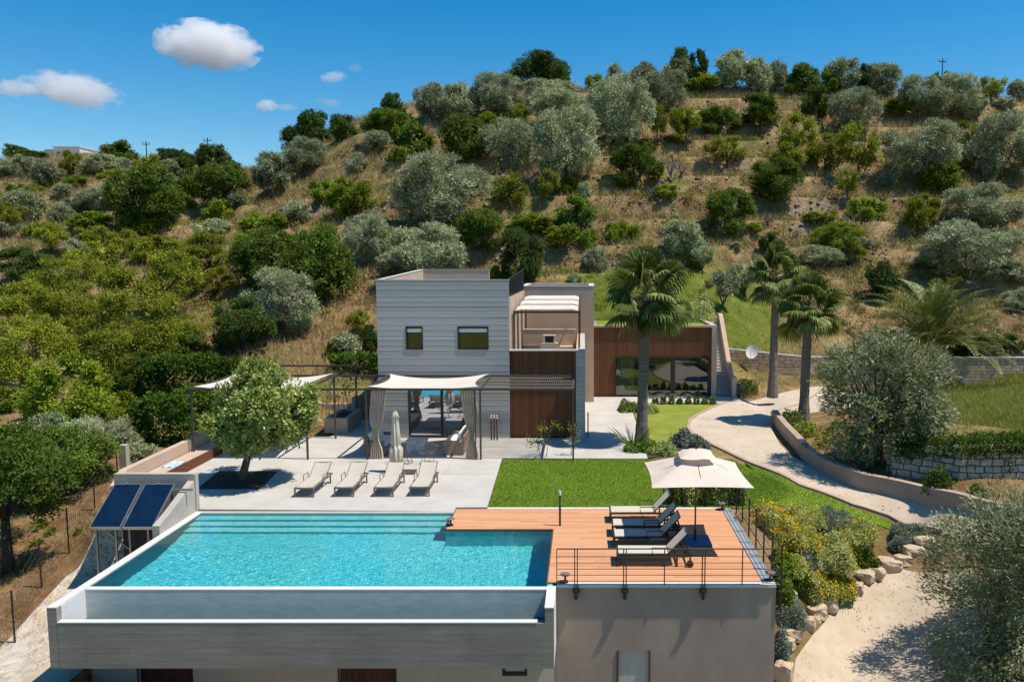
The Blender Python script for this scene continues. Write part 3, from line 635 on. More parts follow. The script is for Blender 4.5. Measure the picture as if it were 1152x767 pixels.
# ------------------------------------------------------------------ deck loungers, parasols
def lounger(lab, grp, frame, sling, back_deg, wheels):
    o = empty('sun_lounger', (0, 0, 0), lab, 'sun lounger', grp)
    L_, W, h = 1.32, .62, .33                          # feet at x=0, head towards +x
    f = MB()
    for s in (-1, 1):
        y = s*W/2
        f.box(0, 1.95, y-.02, y+.02, h-.05, h-.005)
    f.box(0, .04, -W/2+.02, W/2-.02, h-.05, h-.005); f.box(1.91, 1.95, -W/2+.02, W/2-.02, h-.05, h-.005); f.box(L_-.02, L_+.02, -W/2+.02, W/2-.02, h-.05, h-.01)
    f.build('frame', frame, o)
    for x in ((.03, 1.55) if wheels else (.03, 1.72)):
        for s in (-1, 1):
            y = s*(W/2+.0)
            MB().box(x-.02, x+.02, y-.022, y+.022, 0, h-.051).build('leg', frame, o)
        MB().box(x-.015, x+.015, -W/2+.023, W/2-.023, .0 if not wheels else .02, .03 if not wheels else .05).build('crossbar', frame, o)
    P = []
    for i in range(9):
        x = .045+(L_-.05)*i/8
        P.append([(x, y, h+.012-.012*math.sin(math.pi*(j/6))) for j, y in enumerate(np.linspace(-W/2+.025, W/2-.025, 7))])
    b = MB(); b.grid(P); b.grid([[(p[0], p[1], p[2]-.012) for p in r][::-1] for r in P]); b.build('seat', sling, o)
    a = R(back_deg); bl = .74; P = []; ca, sa = math.cos(a), math.sin(a)
    for i in range(7):
        t = bl*i/6
        P.append([(L_+t*ca+.015*sa*math.sin(math.pi*j/6), y, h+.012+t*sa-.015*math.sin(math.pi*j/6)) for j, y in enumerate(np.linspace(-W/2+.035, W/2-.035, 7))])
    b = MB(); b.grid(P); b.grid([[(p[0]+.012*sa, p[1], p[2]-.012) for p in r][::-1] for r in P]); bk = b.build('backrest', sling, o)
    f = MB()
    for s in (-1, 1):
        y = s*(W/2-.02); f.tube([(L_, y, h), (L_+bl*ca, y, h+bl*sa)], .016, 6)
    f.tube([(L_+bl*ca, -W/2+.02, h+bl*sa), (L_+bl*ca, W/2-.02, h+bl*sa)], .016, 6)
    for s in (-1, 1): f.tube([(L_+.45*ca, s*.2, h+.45*sa), (L_+.50, s*.2, h-.03)], .012, 5)
    f.build('back_frame', frame, bk)
    for s in (-1, 1):
        y = s*(W/2+.03)
        MB().tube([(.92, y, h-.03), (.90, y, h+.17), (1.34, y, h+.17), (1.38, y, h-.03)], .015, 6).build('armrest', frame, o)
    if wheels:
        for s in (-1, 1):
            y = s*(W/2+.05)
            w = MB().tube([(1.88, y-.025, .09), (1.88, y+.025, .09)], .09, 14).build('wheel', M['black'], o)
            MB().tube([(1.88, y-.03, .09), (1.88, y+.03, .09)], .035, 10).build('hub', frame, w)
            MB().box(1.86, 1.9, y-.04, y+.0, .09, h-.04).build('wheel_arm', frame, o)
    return o
g1 = 'dark framed loungers side by side on the deck'
LB = {'deck': ['pale sling lounger on the deck closest to the wire railing', 'shaded grey sling lounger on the deck, second from the wire railing', 'shaded grey sling lounger on the deck, third from the wire railing', 'pale sling lounger on the deck closest to the lawn']}
lp = lounger(LB['deck'][0], g1, M['black'], M['greysling'], 47, True)
for i, (px, py) in enumerate(((694, 637), (690, 617), (688.5, 604), (686, 588.5))):
    o = lp if i == 0 else copy_tree(lp)
    x, y = G(px, py); o.location = (x, y+.32, .003); o.rotation_euler = (0, 0, R((-.5, .8, -.6, .5)[i])); o['label'] = LB['deck'][i]
g2 = 'beige loungers in a row on the pool terrace'
tl = lounger('x', g2, M['taupeframe'], M['sling'], 30, False)
T = ['beige sling lounger at the end of the terrace row closest to the potless tree bed', 'beige sling lounger second from the tree bed in the terrace row', 'beige sling lounger in front of the closed ivory parasol', 'beige sling lounger at the end of the terrace row closest to the lawn']
T[0] = 'beige sling lounger at the end of the terrace row closest to the tree bed'
for i, (pa, pb) in enumerate((((332, 559.5), (352, 559.5)), ((377, 559), (397, 559)), ((421, 559), (442, 559)), ((461, 558.5), (483, 558.5)))):
    o = tl if i == 0 else copy_tree(tl)
    a, b_ = G(*pa), G(*pb)
    o.location = ((a[0]+b_[0])/2, a[1], .003); o.rotation_euler = (0, 0, R(90+(-1, .5, .3, 1)[i])); o['label'] = T[i]

ux, uy = G(783, 612); uy += .2
um = empty('open_parasol', (ux, uy, 0), 'large open square cream parasol shading the deck loungers', 'parasol')
MB().box(ux-.42, ux+.42, uy-.42, uy+.42, .005, .06).build('base', M['bluebase'], um)
MB().tube([(ux, uy, .06), (ux, uy, .36)], .04, 10).build('sleeve', M['black'], um)
MB().tube([(ux, uy, .36), (ux, uy, 2.62)], .025, 8).build('pole', M['corten'], um)
b = MB(); hs, rim, top = 1.34, 1.93, 2.5
n = 12
def canopy(hs, rim, top, sag, z_in=0.):
    P = []
    for i in range(n+1):
        row_ = []
        for j in range(n+1):
            a, c_ = (i/n*2-1), (j/n*2-1)
            m_ = max(abs(a), abs(c_)); k = min(abs(a), abs(c_))/(m_+1e-9)
            z = top+(rim-top)*m_**1.1-sag*math.sin(math.pi*m_)*(1-k)*.9-(sag*1.3*(1-k*k)*-.12 if m_ > .9 else 0)
            pull = 1-.045*(1-k**2)*m_                    # edges curve in between the corners
            row_.append((ux+a*hs*pull, uy+c_*hs*pull, z))
        P.append(row_)
    return P
P = canopy(hs, rim, top, .07); b.grid(P); b.grid([[(p[0], p[1], p[2]-.006) for p in r][::-1] for r in P])
cn = b.build('canopy', M['canvas'], um, smooth=True)
b = MB(); P = [[(ux+(i/6*2-1)*.48, uy+(j/6*2-1)*.48, top+.16-.17*max(abs(i/6*2-1), abs(j/6*2-1))**1.6-.03*(max(abs(i/6*2-1), abs(j/6*2-1)) > .9)*abs(math.sin(3*math.pi*(i+j)/12))) for j in range(7)] for i in range(7)]
b.grid(P); b.build('vent_cap', M['canvas'], cn, smooth=True)
for sx in (-1, 0, 1):
    for sy in (-1, 0, 1):
        if sx or sy:
            k = 1 if sx and sy else .93
            MB().tube([(ux+sx*.03, uy+sy*.03, top-.04), (ux+sx*hs*k*.97, uy+sy*hs*k*.97, rim-.03+(0 if k == 1 else .02))], .011, 5).build('rib', M['corten'], um)
            MB().tube([(ux+sx*.03, uy+sy*.03, 1.75), (ux+sx*hs*.5, uy+sy*hs*.5, (rim+top)/2-.08)], .009, 5).build('strut', M['corten'], um)
MB().tube([(ux, uy, 2.62), (ux, uy, 2.74)], .03, 8).build('finial', M['black'], um)

cx, cy = G(446, 531)
cu = empty('closed_parasol', (cx, cy, 0), 'folded ivory parasol on its stand behind the terrace loungers', 'parasol')
MB().box(cx-.05, cx+.72, cy-.35, cy+.25, .003, .05).build('base', M['darkmetal'], cu)
MB().tube([(cx, cy, .05), (cx, cy, 2.35)], .03, 8).build('pole', M['corten'], cu)
b = MB(); P = []
for i, (z, r_) in enumerate(((.42, .17), (.5, .20), (.9, .21), (1.0, .17), (1.04, .13), (1.1, .17), (1.5, .14), (2.0, .105), (2.05, .105), (2.06, .14), (2.2, .09), (2.32, .04))):
    P.append([(cx+(r_*(1+.25*math.sin(k*math.pi*2*8/48+i*.4)))*math.cos(k/48*2*math.pi), cy+(r_*(1+.25*math.sin(k*math.pi*2*8/48+i*.4)))*math.sin(k/48*2*math.pi), z+(.07*math.sin(k*1.7) if i == 0 else 0)) for k in range(49)])
b.grid(P); b.build('canopy', M['closedcanvas'], cu, smooth=True)
# ------------------------------------------------------------------ villa
HY = 35.0; HX0, HX1 = -9.11, -3.30
zr0, zr1 = Zat(315, HY), Zat(315, HY)+.36                # roof edge front and back
house = empty('villa', (-6.2, HY, 0), 'grey two-storey villa block clad in horizontal concrete planks with roof parapet', 'house')
def hx(px): return Xat(px, HY, 3.5)
def clad(mb, x0, x1, yf, z0, z1, holes, dep=.05, joints=None):
    z = z0
    while z < z1-.02:
        h = random.choice((.19, .24, .24, .29, .33)); zt_ = min(z+h, z1)
        if z1-zt_ < .08: zt_ = z1
        t = random.random(); pr = random.uniform(.0, .003)
        cuts = sorted({z, zt_}|{e for h_ in holes for e in h_[2:4] if z+.005 < e < zt_-.005})
        for za, zc in zip(cuts[:-1], cuts[1:]):
            segs = [(x0, x1)]
            for (a, b_, c_, d_) in holes:
                if zc > c_+.004 and za < d_-.004:
                    segs = [s_ for p, q in segs for s_ in ((p, min(q, a)), (max(p, b_), q)) if s_[1]-s_[0] > .02]
            if joints is not None and za == z:
                for p, q in segs: joints.box(p, q, yf-dep-.007, yf-.01, za-.010, za+.010)  # added pale strip imitating the sun caught on a plank's top edge
            for p, q in segs: mb.box(p, q, yf-dep-pr, yf, za+(.012 if za == z else 0), zc-(.012 if zc == zt_ else 0), t)
        z = zt_
w1 = (hx(457.5), hx(476.5), Zat(393, HY), Zat(367, HY)); w2 = (hx(515.5), hx(550), Zat(393, HY), Zat(367, HY)); gd = (hx(458.5), hx(524), .06, 2.55)
holes = [w1, w2, gd]
b = MB(); jn = MB(); clad(b, HX0, HX1, HY, .02, zr0-.02, holes, joints=jn); o = b.build('cladding', M['siding'], house); jn.build('sunlit_edge_strips', M['whitecap'], o)
b = MB(); wall_holes(b, HX0+.02, HX1-.02, HY+.001, HY+.25, 0, 2.75, [gd]); wall_holes(b, HX0+.02, HX1-.02, HY+.001, HY+.25, 2.75, zr0-.03, [w1, w2]); b.build('front_wall', M['greyrender'], house)
b = MB()
b.add([(HX0, HY+.252, 0), (HX0, 44.5, 0), (HX0, 44.5, zr1), (HX0, HY+.252, zr0), (HX0+.2, HY+.252, 0), (HX0+.2, 44.5, 0), (HX0+.2, 44.5, zr1), (HX0+.2, HY+.252, zr0)], [(0, 3, 2, 1), (4, 5, 6, 7), (3, 7, 6, 2), (0, 4, 7, 3), (1, 2, 6, 5)])
b.add([(HX1-.2, HY+.252, 0), (HX1-.2, 44.5, 0), (HX1-.2, 44.5, 6.25), (HX1-.2, HY+.252, 6.25), (HX1, HY+.252, 0), (HX1, 44.5, 0), (HX1, 44.5, 6.25), (HX1, HY+.252, 6.25)], [(0, 1, 2, 3), (4, 7, 6, 5), (3, 2, 6, 7), (0, 3, 7, 4), (1, 5, 6, 2)])
b.box(HX0+.201, -5.25, 44.3, 44.5, 0, zr1-.004); b.box(-5.249, HX1-.201, 44.3, 44.49, 0, 6.25)
b.build('wall', M['beige'], house)
b = MB(); b.box(HX0+.201, HX1-.201, HY+.251, 44.299, 6.0, 6.2); b.box(HX0+.201, HX1-.201, HY+.251, 44.299, 2.8, 3.0); b.box(HX0+.201, HX1-.201, 39, 39.1, 0, 2.799); b.box(HX0+.201, HX1-.201, 39, 39.1, 3.001, 5.99); b.build('roof_slab', M['interior'], house)
b = MB(); b.box(HX0-.02, HX1+.02, HY-.06, HY+.22, zr0-.019, zr0+.02)
b.add([(HX0-.02, HY+.22, zr0+.003), (HX0+.22, HY+.22, zr0+.003), (HX0+.22, 44.52, zr1+.003), (HX0-.02, 44.52, zr1+.003), (HX0-.02, HY+.22, zr0+.028), (HX0+.22, HY+.22, zr0+.028), (HX0+.22, 44.52, zr1+.028), (HX0-.02, 44.52, zr1+.028)], [(4, 5, 6, 7), (0, 1, 5, 4), (1, 2, 6, 5), (3, 0, 4, 7), (2, 3, 7, 6)])
b.box(HX0+.22, -5.24, 44.28, 44.52, zr1-.003, zr1+.026); b.build('coping', M['terrace'], house)
for wi, (a, c_, d_, e_) in enumerate((w1, w2)):
    f = MB(); t = .05
    f.box(a, a+t, HY-.08, HY+.12, d_, e_).box(c_-t, c_, HY-.08, HY+.12, d_, e_).box(a+t, c_-t, HY-.08, HY+.12, d_, d_+t).box(a+t, c_-t, HY-.08, HY+.12, e_-t, e_)
    wn = f.build('window', M['black'], house)
    MB().box(a+t, c_-t, HY+.05, HY+.06, d_+t, e_-t).build('pane', M['paneglass'], wn)
    MB().box(a+t, c_-t, HY-.0, HY+.045, e_-.26, e_-t-.06).build('blind', M['white'], wn)
a, c_, d_, e_ = gd
f = MB(); t = .06; mid = hx(496)
f.box(a, a+t, HY-.06, HY+.15, d_, e_).box(c_-t, c_, HY-.06, HY+.15, d_, e_).box(a+t, c_-t, HY-.06, HY+.15, d_-.04, d_+.04).box(a+t, c_-t, HY-.06, HY+.15, e_-t, e_).box(mid-.05, mid+.05, HY-.02, HY+.12, d_+.04, e_-t)
sd = f.build('sliding_door', M['black'], house)
MB().box(a+t, mid-.05, HY+.05, HY+.062, d_+.04, e_-t).build('pane', M['darkglass'], sd)
MB().box(mid+.05, c_-t, HY+.09, HY+.102, d_+.04, e_-t).build('pane', M['darkglass'], sd)
# roof guard rail on the side above the balcony
gr = []
for i in range(9):
    y = HY+.1+9.2*i/8; z = zr0+(zr1-zr0)*i/8
    gr.append((HX1-.05, y, z+.02))
r_ = MB().tube(gr, .03, 6).build('roof_railing', M['black'], house)
for i in range(40):
    y = HY+.1+9.2*i/39; z = zr0+(zr1-zr0)*i/39; MB().box(HX1-.062, HX1-.038, y-.012, y+.012, 6.2, z).build('baluster', M['black'], r_)
MB().box(HX1-.065, HX1-.035, HY+.1, 44.3, 6.3, 6.34).build('bottom_rail', M['black'], r_)
# balcony block
zb = Zat(394, HY)
b = MB(); n = 26; x0, x1 = HX1+.002, -.37
for i in range(n): b.box(x0+(x1-x0)*i/n+.006, x0+(x1-x0)*(i+1)/n-.006, HY+.12, HY+.16, .02, zb-.04)
b.build('rust_cladding', M['corten'], house)
MB().box(HX1+.002, -.362, HY+.161, HY+.4, 0, zb-.041).build('ground_wall', M['black'], house)
b = MB(); jn = MB(); clad(b, -.36, .035, HY, .02, zb-.04, [], joints=jn); o = b.build('end_cladding', M['siding'], house); jn.build('sunlit_edge_strips', M['whitecap'], o)
MB().box(-.358, .04, HY+.001, 44.1, 0, zb-.041).build('end_wall', M['beige'], house)
b = MB(); b.box(HX1+.002, .045, HY-.06, HY+.3, zb-.039, zb+.02); b.box(-.2, .045, HY+.301, 42.0, zb-.038, zb+.018); b.build('balcony_coping', M['terrace'], house)
MB().box(HX1+.001, -.359, HY+.401, 44.1, 2.7, 2.95).build('balcony_floor', M['terrace'], house)
tz = Zat(322, 44.2)
MB().box(-3.26, -.25, 44.17, 44.198, 2.951, 5.5).build('balcony_rear_panel', M['balcony'], house)
b = MB(); wall_holes(b, -3.52, .55, 44.2, 44.5, 0, tz, []); b.box(-3.52, -3.25, 44.501, 49.3, 0, tz+.0); b.box(.3, .55, 44.501, 49.3, 0, tz); b.box(-3.249, .299, 49.0, 49.3, 0, tz); b.build('tower_wall', M['beige'], house)
b = MB(); b.box(-3.54, .57, 44.18, 44.52, tz+.001, tz+.03); b.box(.28, .57, 44.521, 49.32, tz+.001, tz+.031); b.box(-3.54, -3.23, 44.521, 49.32, tz+.001, tz+.029); b.box(-3.229, .279, 48.98, 49.32, tz+.001, tz+.028); b.build('tower_coping', M['whitecap'], house)
MB().box(-3.249, .299, 44.501, 49, 6.0, 6.1).build('tower_roof', M['greyrender'], house)
zl = Zat(371, 43)
MB().box(-3.28, -.45, 43, 43.25, 2.951, zl).build('balcony_back_wall', M['balcony'], house)
MB().box(-3.28, -.43, 42.98, 43.27, zl+.001, zl+.03).build('balcony_back_coping', M['terrace'], house)
MB().box(-3.28, -.5, 42.2, 42.979, 2.951, 3.32).build('balcony_bench', M['beige'], house)
# barbecue on the balcony and shade frame
bq = empty('barbecue', (-1.9, 37.5, 2.95), 'beige masonry barbecue with dark opening on the upper balcony', 'barbecue')
bx0, bx1 = Xat(608, 38.5, 3.5), Xat(627.5, 38.5, 3.5)
b = MB(); b.box(bx0, bx1, 38.5, 39.2, 2.951, Zat(386, 38.5)); zq = Zat(386, 38.5)
b.box(bx0+.12, bx0+.22, 38.6, 39.2, zq, zq+.33); b.box(bx1-.2, bx1-.1, 38.6, 39.2, zq, zq+.33); b.box(bx0+.22, bx1-.2, 39.1, 39.2, zq, zq+.33); b.box(bx0+.12, bx1-.1, 38.6, 39.2, zq+.33, zq+.38); b.build('body', M['lowbeige'], bq)
MB().box(bx0+.221, bx1-.201, 38.66, 39.09, zq+.002, zq+.325).build('firebox', M['black'], bq)
for k, (pa, pb) in enumerate(((629.5, 633.5), (634.5, 643))):
    a, c_ = Xat(pa, 38.8, 3.5), Xat(pb, 38.8, 3.5)
    t = empty('side_table', ((a+c_)/2, 38.9, 2.95), ('narrow', 'wide')[k]+' pale side table next to the balcony barbecue', 'table', 'pale tables on the balcony')
    MB().box(a, c_, 38.6, 39.2, 3.28, 3.34).build('tabletop', M['cushion'], t); MB().box(a+.05, c_-.05, 38.7, 39.1, 2.951, 3.279).build('base', M['lowbeige'], t)
sf = empty('balcony_pergola', (-1.8, 39, 2.95), 'balcony pergola with three white shade strips on a dark frame', 'pergola')
px0, px1, pyf, pyb, zf, zk = -3.18, -.22, 36.2, 43.6, Zat(351, 36.2), Zat(351, 36.2)+.36
for x in (px0, px1):
    for y, z in ((pyf, zf), (pyb, zk)): MB().box(x-.04, x+.04, y-.04, y+.04, 2.951, z-.05).build('post', M['corten'], sf)
MB().box(px0-.04, px1+.04, pyf-.05, pyf+.05, zf-.05, zf+.05).build('beam', M['darkmetal'], sf)
MB().box(px0-.04, px1+.04, pyb-.05, pyb+.05, zk-.05, zk+.05).build('beam', M['darkmetal'], sf)
for x in (px0, px1): MB().tube([(x, pyf, zf), (x, pyb, zk)], .045, 6).build('beam', M['darkmetal'], sf)
for k in range(3):
    y0 = pyf+.1+(pyb-pyf)*k/3; y1 = y0+(pyb-pyf)/3*.62; P = []
    for i in range(13):
        x = px0+.05+(px1-px0-.1)*i/12; e = abs(i/12*2-1)
        P.append([(x, y0+(y1-y0)*(j/6)*(1-.0)+((.5-j/6)*.55*(1-e)**.0*max(0, .5-e*.5)*.6), zf+(zk-zf)*(k+j/6)/3+.12-.14*(1-e*e)*math.sin(math.pi*(j/6))+(0 if e < .9 else -.06)) for j in range(7)])
    b = MB(); b.grid(P); b.grid([[(p[0], p[1], p[2]-.01) for p in r][::-1] for r in P]); b.build('shade_strip', M['sail'], sf, smooth=True)

# garden wing
WY = 45.96; wx0, wx1 = .57, 7.42; wz = Zat(366, WY)
wing = empty('garden_wing', (4, WY, 0), 'rust brown single-storey wing with wide window and green roof', 'house')
gl = (Xat(692, WY, 1.2), Xat(797.5, WY, 1.2), .05, Zat(402, WY))
b = MB(); n = 52
for i in range(n):
    a, c_ = wx0+(wx1-wx0)*i/n+.005, wx0+(wx1-wx0)*(i+1)/n-.005
    if a > gl[0]-.05 and c_ < gl[1]+.05: b.box(a, c_, WY+.1, WY+.14, gl[3]+.03, wz-.12)
    else: b.box(a, c_, WY+.1, WY+.14, .02, wz-.12)
b.build('rust_cladding', M['corten'], wing)
b = MB(); wall_holes(b, wx0, wx1, WY+.141, WY+.3, 0, wz-.121, [gl]); b.box(wx0, wx0+.2, WY+.301, 51.5, 0, wz-.121); b.box(wx0+.201, wx1, 51.3, 51.5, 0, wz-.13); b.box(wx0+.201, wx1, 49.5, 49.6, 0, wz-.5); b.build('wall', M['interior'], wing)
b = MB(); b.box(wx0, wx1+.3, WY+.02, WY+.32, wz-.119, wz); b.box(wx1, wx1+.3, WY+.321, 51.5, wz-.119, wz-.003); b.build('coping', M['beige'], wing)
b = MB(); b.box(wx1+.001, wx1+.3, WY, 51.5, 0, wz-.1195); b.build('side_wall', M['beige'], wing)
MB().box(wx0+.01, wx1, WY+.33, 51.5, wz-.4, wz-.122).build('roof', M['lawn'], wing)
f = MB(); t = .06; a, c_, d_, e_ = gl; m1 = Xat(757, WY, 1.2)
f.box(a, a+t, WY+.02, WY+.2, d_, e_).box(c_-t, c_, WY+.02, WY+.2, d_, e_).box(a+t, c_-t, WY+.02, WY+.2, d_-.04, d_+.04).box(a+t, c_-t, WY+.02, WY+.2, e_-t, e_+.02).box(m1-.13, m1+.13, WY+.03, WY+.19, d_+.04, e_-t)
wn = f.build('window', M['black'], wing)
MB().box(a+t, m1-.13, WY+.1, WY+.11, d_+.04, e_-t).build('pane', M['paneglass'], wn); MB().box(m1+.13, c_-t, WY+.1, WY+.11, d_+.04, e_-t).build('pane', M['paneglass'], wn)
P = [[(a+.08+1.05*i/30, WY+.24+.05*math.sin(i*1.5), z) for z in (.1, e_-.1)] for i in range(31)]
MB().grid(P).build('curtain', M['curtainwhite'], wn)
# stair to the roof garden
st = empty('garden_stair', (8.4, 47, 0), 'narrow outdoor stair with beige sloping side wall beside the rust brown wing', 'stair')
sx0, sx1 = wx1+.305, 8.62
b = MB(); n = 22
for i in range(n): b.box(sx0, sx1, 46.5+4.6*i/n, 46.5+4.6*(i+1)/n-.001 if i < n-1 else 51.5, -.1, 3.95*(i+1)/n)
b.build('steps', M['terrace'], st)
MB().xprism([(45.9, 0), (51.6, 0), (51.6, wz+.35), (50.9, wz+.35), (46.9, 1.15), (45.9, 1.15)], sx1+.001, sx1+.26).build('side_wall', M['beige'], st)

# ------------------------------------------------------------------ pergola in front of the house
PZ = 2.78; PYF, PYB = 31.05, 34.85
pg = empty('pergola', (-6, 31, 0), 'long dark metal pergola in front of the villa with white sails and slatted end', 'pergola')
def post(x, y, z=PZ, r=.035): MB().box(x-r, x+r, y-r, y+r, .001, z-.001).build('post', M['darkmetal'], pg)
for x in (-15.5, -10.98, -8.61, -4.1, -.43): post(x, PYF)
for x in (-15.5, -11.05): post(x, PYB); post(x, 38.2)
post(-4.3, PYF, r=.022)
def beam(x0, x1, y0, y1, z=PZ): MB().box(x0, x1, y0, y1, z, z+.08).build('beam', M['darkmetal'], pg)
beam(-15.54, -.39, PYF-.035, PYF+.035)
beam(-15.54, -8.9, PYB-.035, PYB+.035); beam(-8.9, -.39, 34.72, 34.8, PZ+.003)
for x in (-15.5, -11.0): beam(x-.035, x+.035, PYF+.036, PYB-.036); beam(x-.035, x+.035, PYB+.036, 38.2)
for x in (-8.61, -4.1, -.43): beam(x-.035, x+.035, PYF+.036, 34.719)
beam(-15.5, -11, 38.2, 38.26)
def sail(x0, x1, y0, y1, z, sag, pull):
    P = []; n = 16
    for i in range(n+1):
        r_ = []
        for j in range(n+1):
            a, c_ = i/n*2-1, j/n*2-1
            x = (x0+x1)/2+(x1-x0)/2*a*(1-pull*(1-c_*c_)); y = (y0+y1)/2+(y1-y0)/2*(c_ if c_ < 0 else c_*(1-.42*(1-a*a)))
            r_.append((x, y, z-sag*(1-a*a)*(1-.55*c_*c_)+.05*a*a*c_*c_))
        P.append(r_)
    b = MB(); b.grid(P); b.grid([[(p[0], p[1], p[2]-.008) for p in r][::-1] for r in P]); return b
sail(-8.55, -4.16, PYF+.05, 34.7, PZ+.10, .12, .15).build('shade_sail', M['sail'], pg, smooth=True)
sail(-15.4, -11.05, PYF+.05, 34.8, PZ+.10, .16, .10).build('shade_sail', M['sail'], pg, smooth=True)
b = MB()
for i in range(44): x = -4.0+3.5*i/43; b.tube([(x, PYF+.25, PZ+.03), (x, 34.7, PZ+.03)], .011, 5)
for i in range(5): y = PYF+.25+3.45*i/4; b.tube([(-4.03, y, PZ+.06), (-.47, y, PZ+.06)], .026, 6)
b.build('slatted_screen', M['taupeframe'], pg)
for x, lab, fl in ((-8.42, 'sheer', 1), (-4.62, 'swept', -1)):
    P = []; n = 40
    for j, t in enumerate(np.linspace(0, 1, 15)):
        z = 2.76-2.72*t; wd = .62*(1-.62*math.exp(-((t-.68)/.16)**2)-.12*t); off = fl*(.0 if fl > 0 else -(.0)); cxx = x+(.30 if fl > 0 else 0.)-fl*.16*math.sin(min(t/.68, 1)*math.pi/2)
        P.append([(cxx+wd*(i/n-.5), PYF+.12+.06*math.sin(i/n*2*math.pi*6+t*1.2)*(1-.3*t), z) for i in range(n+1)])
    MB().grid(P).build('curtain', M['curtain'], pg, smooth=True)

# ------------------------------------------------------------------ seating under the pergola
def sofa(x, y, rz, W, lab):
    o = empty('wicker_sofa', (0, 0, 0), lab, 'sofa', 'wicker sofas under the pergola')
    D = .85
    MB().box(-W/2, W/2, -D/2, D/2, .04, .36).build('base', M['wicker'], o)
    MB().xprism([(D/2-.16, .361), (D/2, .361), (D/2+.06, .78), (D/2-.04, .78)], -W/2, W/2).build('backrest', M['wicker'], o)
    for s in (-1, 1): MB().box(s*W/2-.1 if s > 0 else -W/2, s*W/2 if s > 0 else -W/2+.1, -D/2+.1, D/2-.165, .361, .60).build('armrest', M['wicker'], o)
    n = 2
    for k in range(n):
        a, c_ = -W/2+.12+(W-.24)*k/n, -W/2+.12+(W-.24)*(k+1)/n
        MB().box(a+.01, c_-.01, -D/2+.02, D/2-.18, .362, .48).build('seat_cushion', M['cushion'], o)
        MB().xprism([(D/2-.34, .49), (D/2-.19, .49), (D/2-.08, .88), (D/2-.22, .88)], a+.03, c_-.03).build('back_cushion', M['cushion'], o)
    o.location = (x, y, .002); o.rotation_euler = (0, 0, rz); return o
sofa(Xat(429, 32.6, .3), 32.6, R(90), 1.9, 'brown wicker sofa with white cushions beside the pale pergola curtain nearest the tree')
sofa(Xat(514, 32.7, .3), 32.7, R(-90), 1.9, 'brown wicker sofa with white back cushions in front of the sliding door edge')
tx, ty = Xat(469, 32.9, .3), 32.9
t = empty('low_table', (tx, ty, 0), 'square white low table between the two wicker sofas', 'table')
MB().box(tx-.42, tx+.42, ty-.42, ty+.42, .34, .40).build('tabletop', M['cushion'], t)
MB().box(tx-.38, tx+.38, ty-.38, ty+.38, .003, .339).build('base', M['white'], t)
def wirechair(px, py, lab):
    x, y = G(px, py)
    o = empty('wire_chair', (0, 0, 0), lab, 'chair', 'round wire chairs by the closed parasol')
    b = MB()
    for k in range(22):
        a = 2*math.pi*k/22
        b.tube([(.12*math.cos(a), .12*math.sin(a), .40), (.30*math.cos(a), .30*math.sin(a), .44), (.40*math.cos(a), .40*math.sin(a), .60+.26*max(0, -math.cos(a))*.6), (.43*math.cos(a), .43*math.sin(a), .68+.30*max(0, -math.cos(a)))], .006, 4, False)
    ring = [(.43*math.cos(2*math.pi*k/28), .43*math.sin(2*math.pi*k/28), .68+.30*max(0, -math.cos(2*math.pi*k/28))) for k in range(29)]
    b.tube(ring, .012, 5, False); b.build('shell', M['taupeframe'], o)
    for k in range(4):
        a = math.pi/4+k*math.pi/2; MB().tube([(.14*math.cos(a), .14*math.sin(a), .41), (.3*math.cos(a), .3*math.sin(a), 0)], .01, 5).build('leg', M['taupeframe'], o)
    b = MB(); b.tube([(.3*math.cos(2*math.pi*k/24), .3*math.sin(2*math.pi*k/24), .012) for k in range(25)], .01, 5, False); b.build('foot_ring', M['taupeframe'], o)
    o.location = (x, y, .003); o.rotation_euler = (0, 0, R(80)); return o
wirechair(481, 521, 'round taupe wire chair standing in the open before the low white table')
wirechair(456, 520, 'round taupe wire chair half hidden behind the closed ivory parasol')

# ------------------------------------------------------------------ walls, planters, bench on the left of the terrace
o = MB().prism([(-14.75, 24.66), (-15.63, 26.7), (-15.75, 34.3), (-16.0, 34.3), (-15.88, 26.65), (-15.02, 24.66)], -1.5, .75).build('boundary_wall', M['beige']); tag(o, 'low beige rendered wall along the edge of the terrace behind the solar panels', 'wall')
o = MB().prism([(-15.5+.0, 34.31), (-14.6, 34.31), (-14.6, 35.2), (-15.99, 35.2), (-15.99, 34.31)], -.3, .55).build('planter_box', M['beige']); tag(o, 'small square beige planter box at the far end of the low terrace wall', 'planter')
be = empty('terrace_bench', (-15.2, 29, 0), 'long bench with pale top and rust steel front along the low terrace wall', 'bench')
MB().box(-15.62, -14.92, 26.8, 33.6, .003, .32).build('seat', M['beige'], be)
MB().box(-14.915, -14.84, 26.6, 33.6, .003, .36).build('steel_edge', M['corten'], be)
tw = MB(); P = [[(-15.5+.5*i/6, 28.6+.9*j/8, .335+.02*math.sin(i*2.1+j)*math.cos(j*1.7)) for j in range(9)] for i in range(7)]; tw.grid(P); o = tw.build('towel', mat('blue_white_towel', (.06, .25, .5), (.7, .74, .78), .95, 5, (1, 6, 1))); tag(o, 'crumpled blue and white towel lying on the terrace bench', 'towel')
pw = empty('equipment_wall', (-13.6, 24.5, 0), 'grey rendered wall corner behind the solar panels joining the pool edge', 'wall')
MB().box(-14.75, -12.24, 24.44, 24.65, -2.5, Zat(533, 24.44)).build('back_wall', M['greyrender'], pw)
MB().xprism([(22.3, -2), (24.439, -2), (24.439, .98), (22.9, .42), (22.3, .25)][::1], -12.44, -12.23).build('return_wall', M['greyrender'], pw)
MB().box(-12.239, -12.2, 24.451, 24.65, 0, Zat(533, 24.44)-.02).build('end_strip', M['greyrender'], pw)
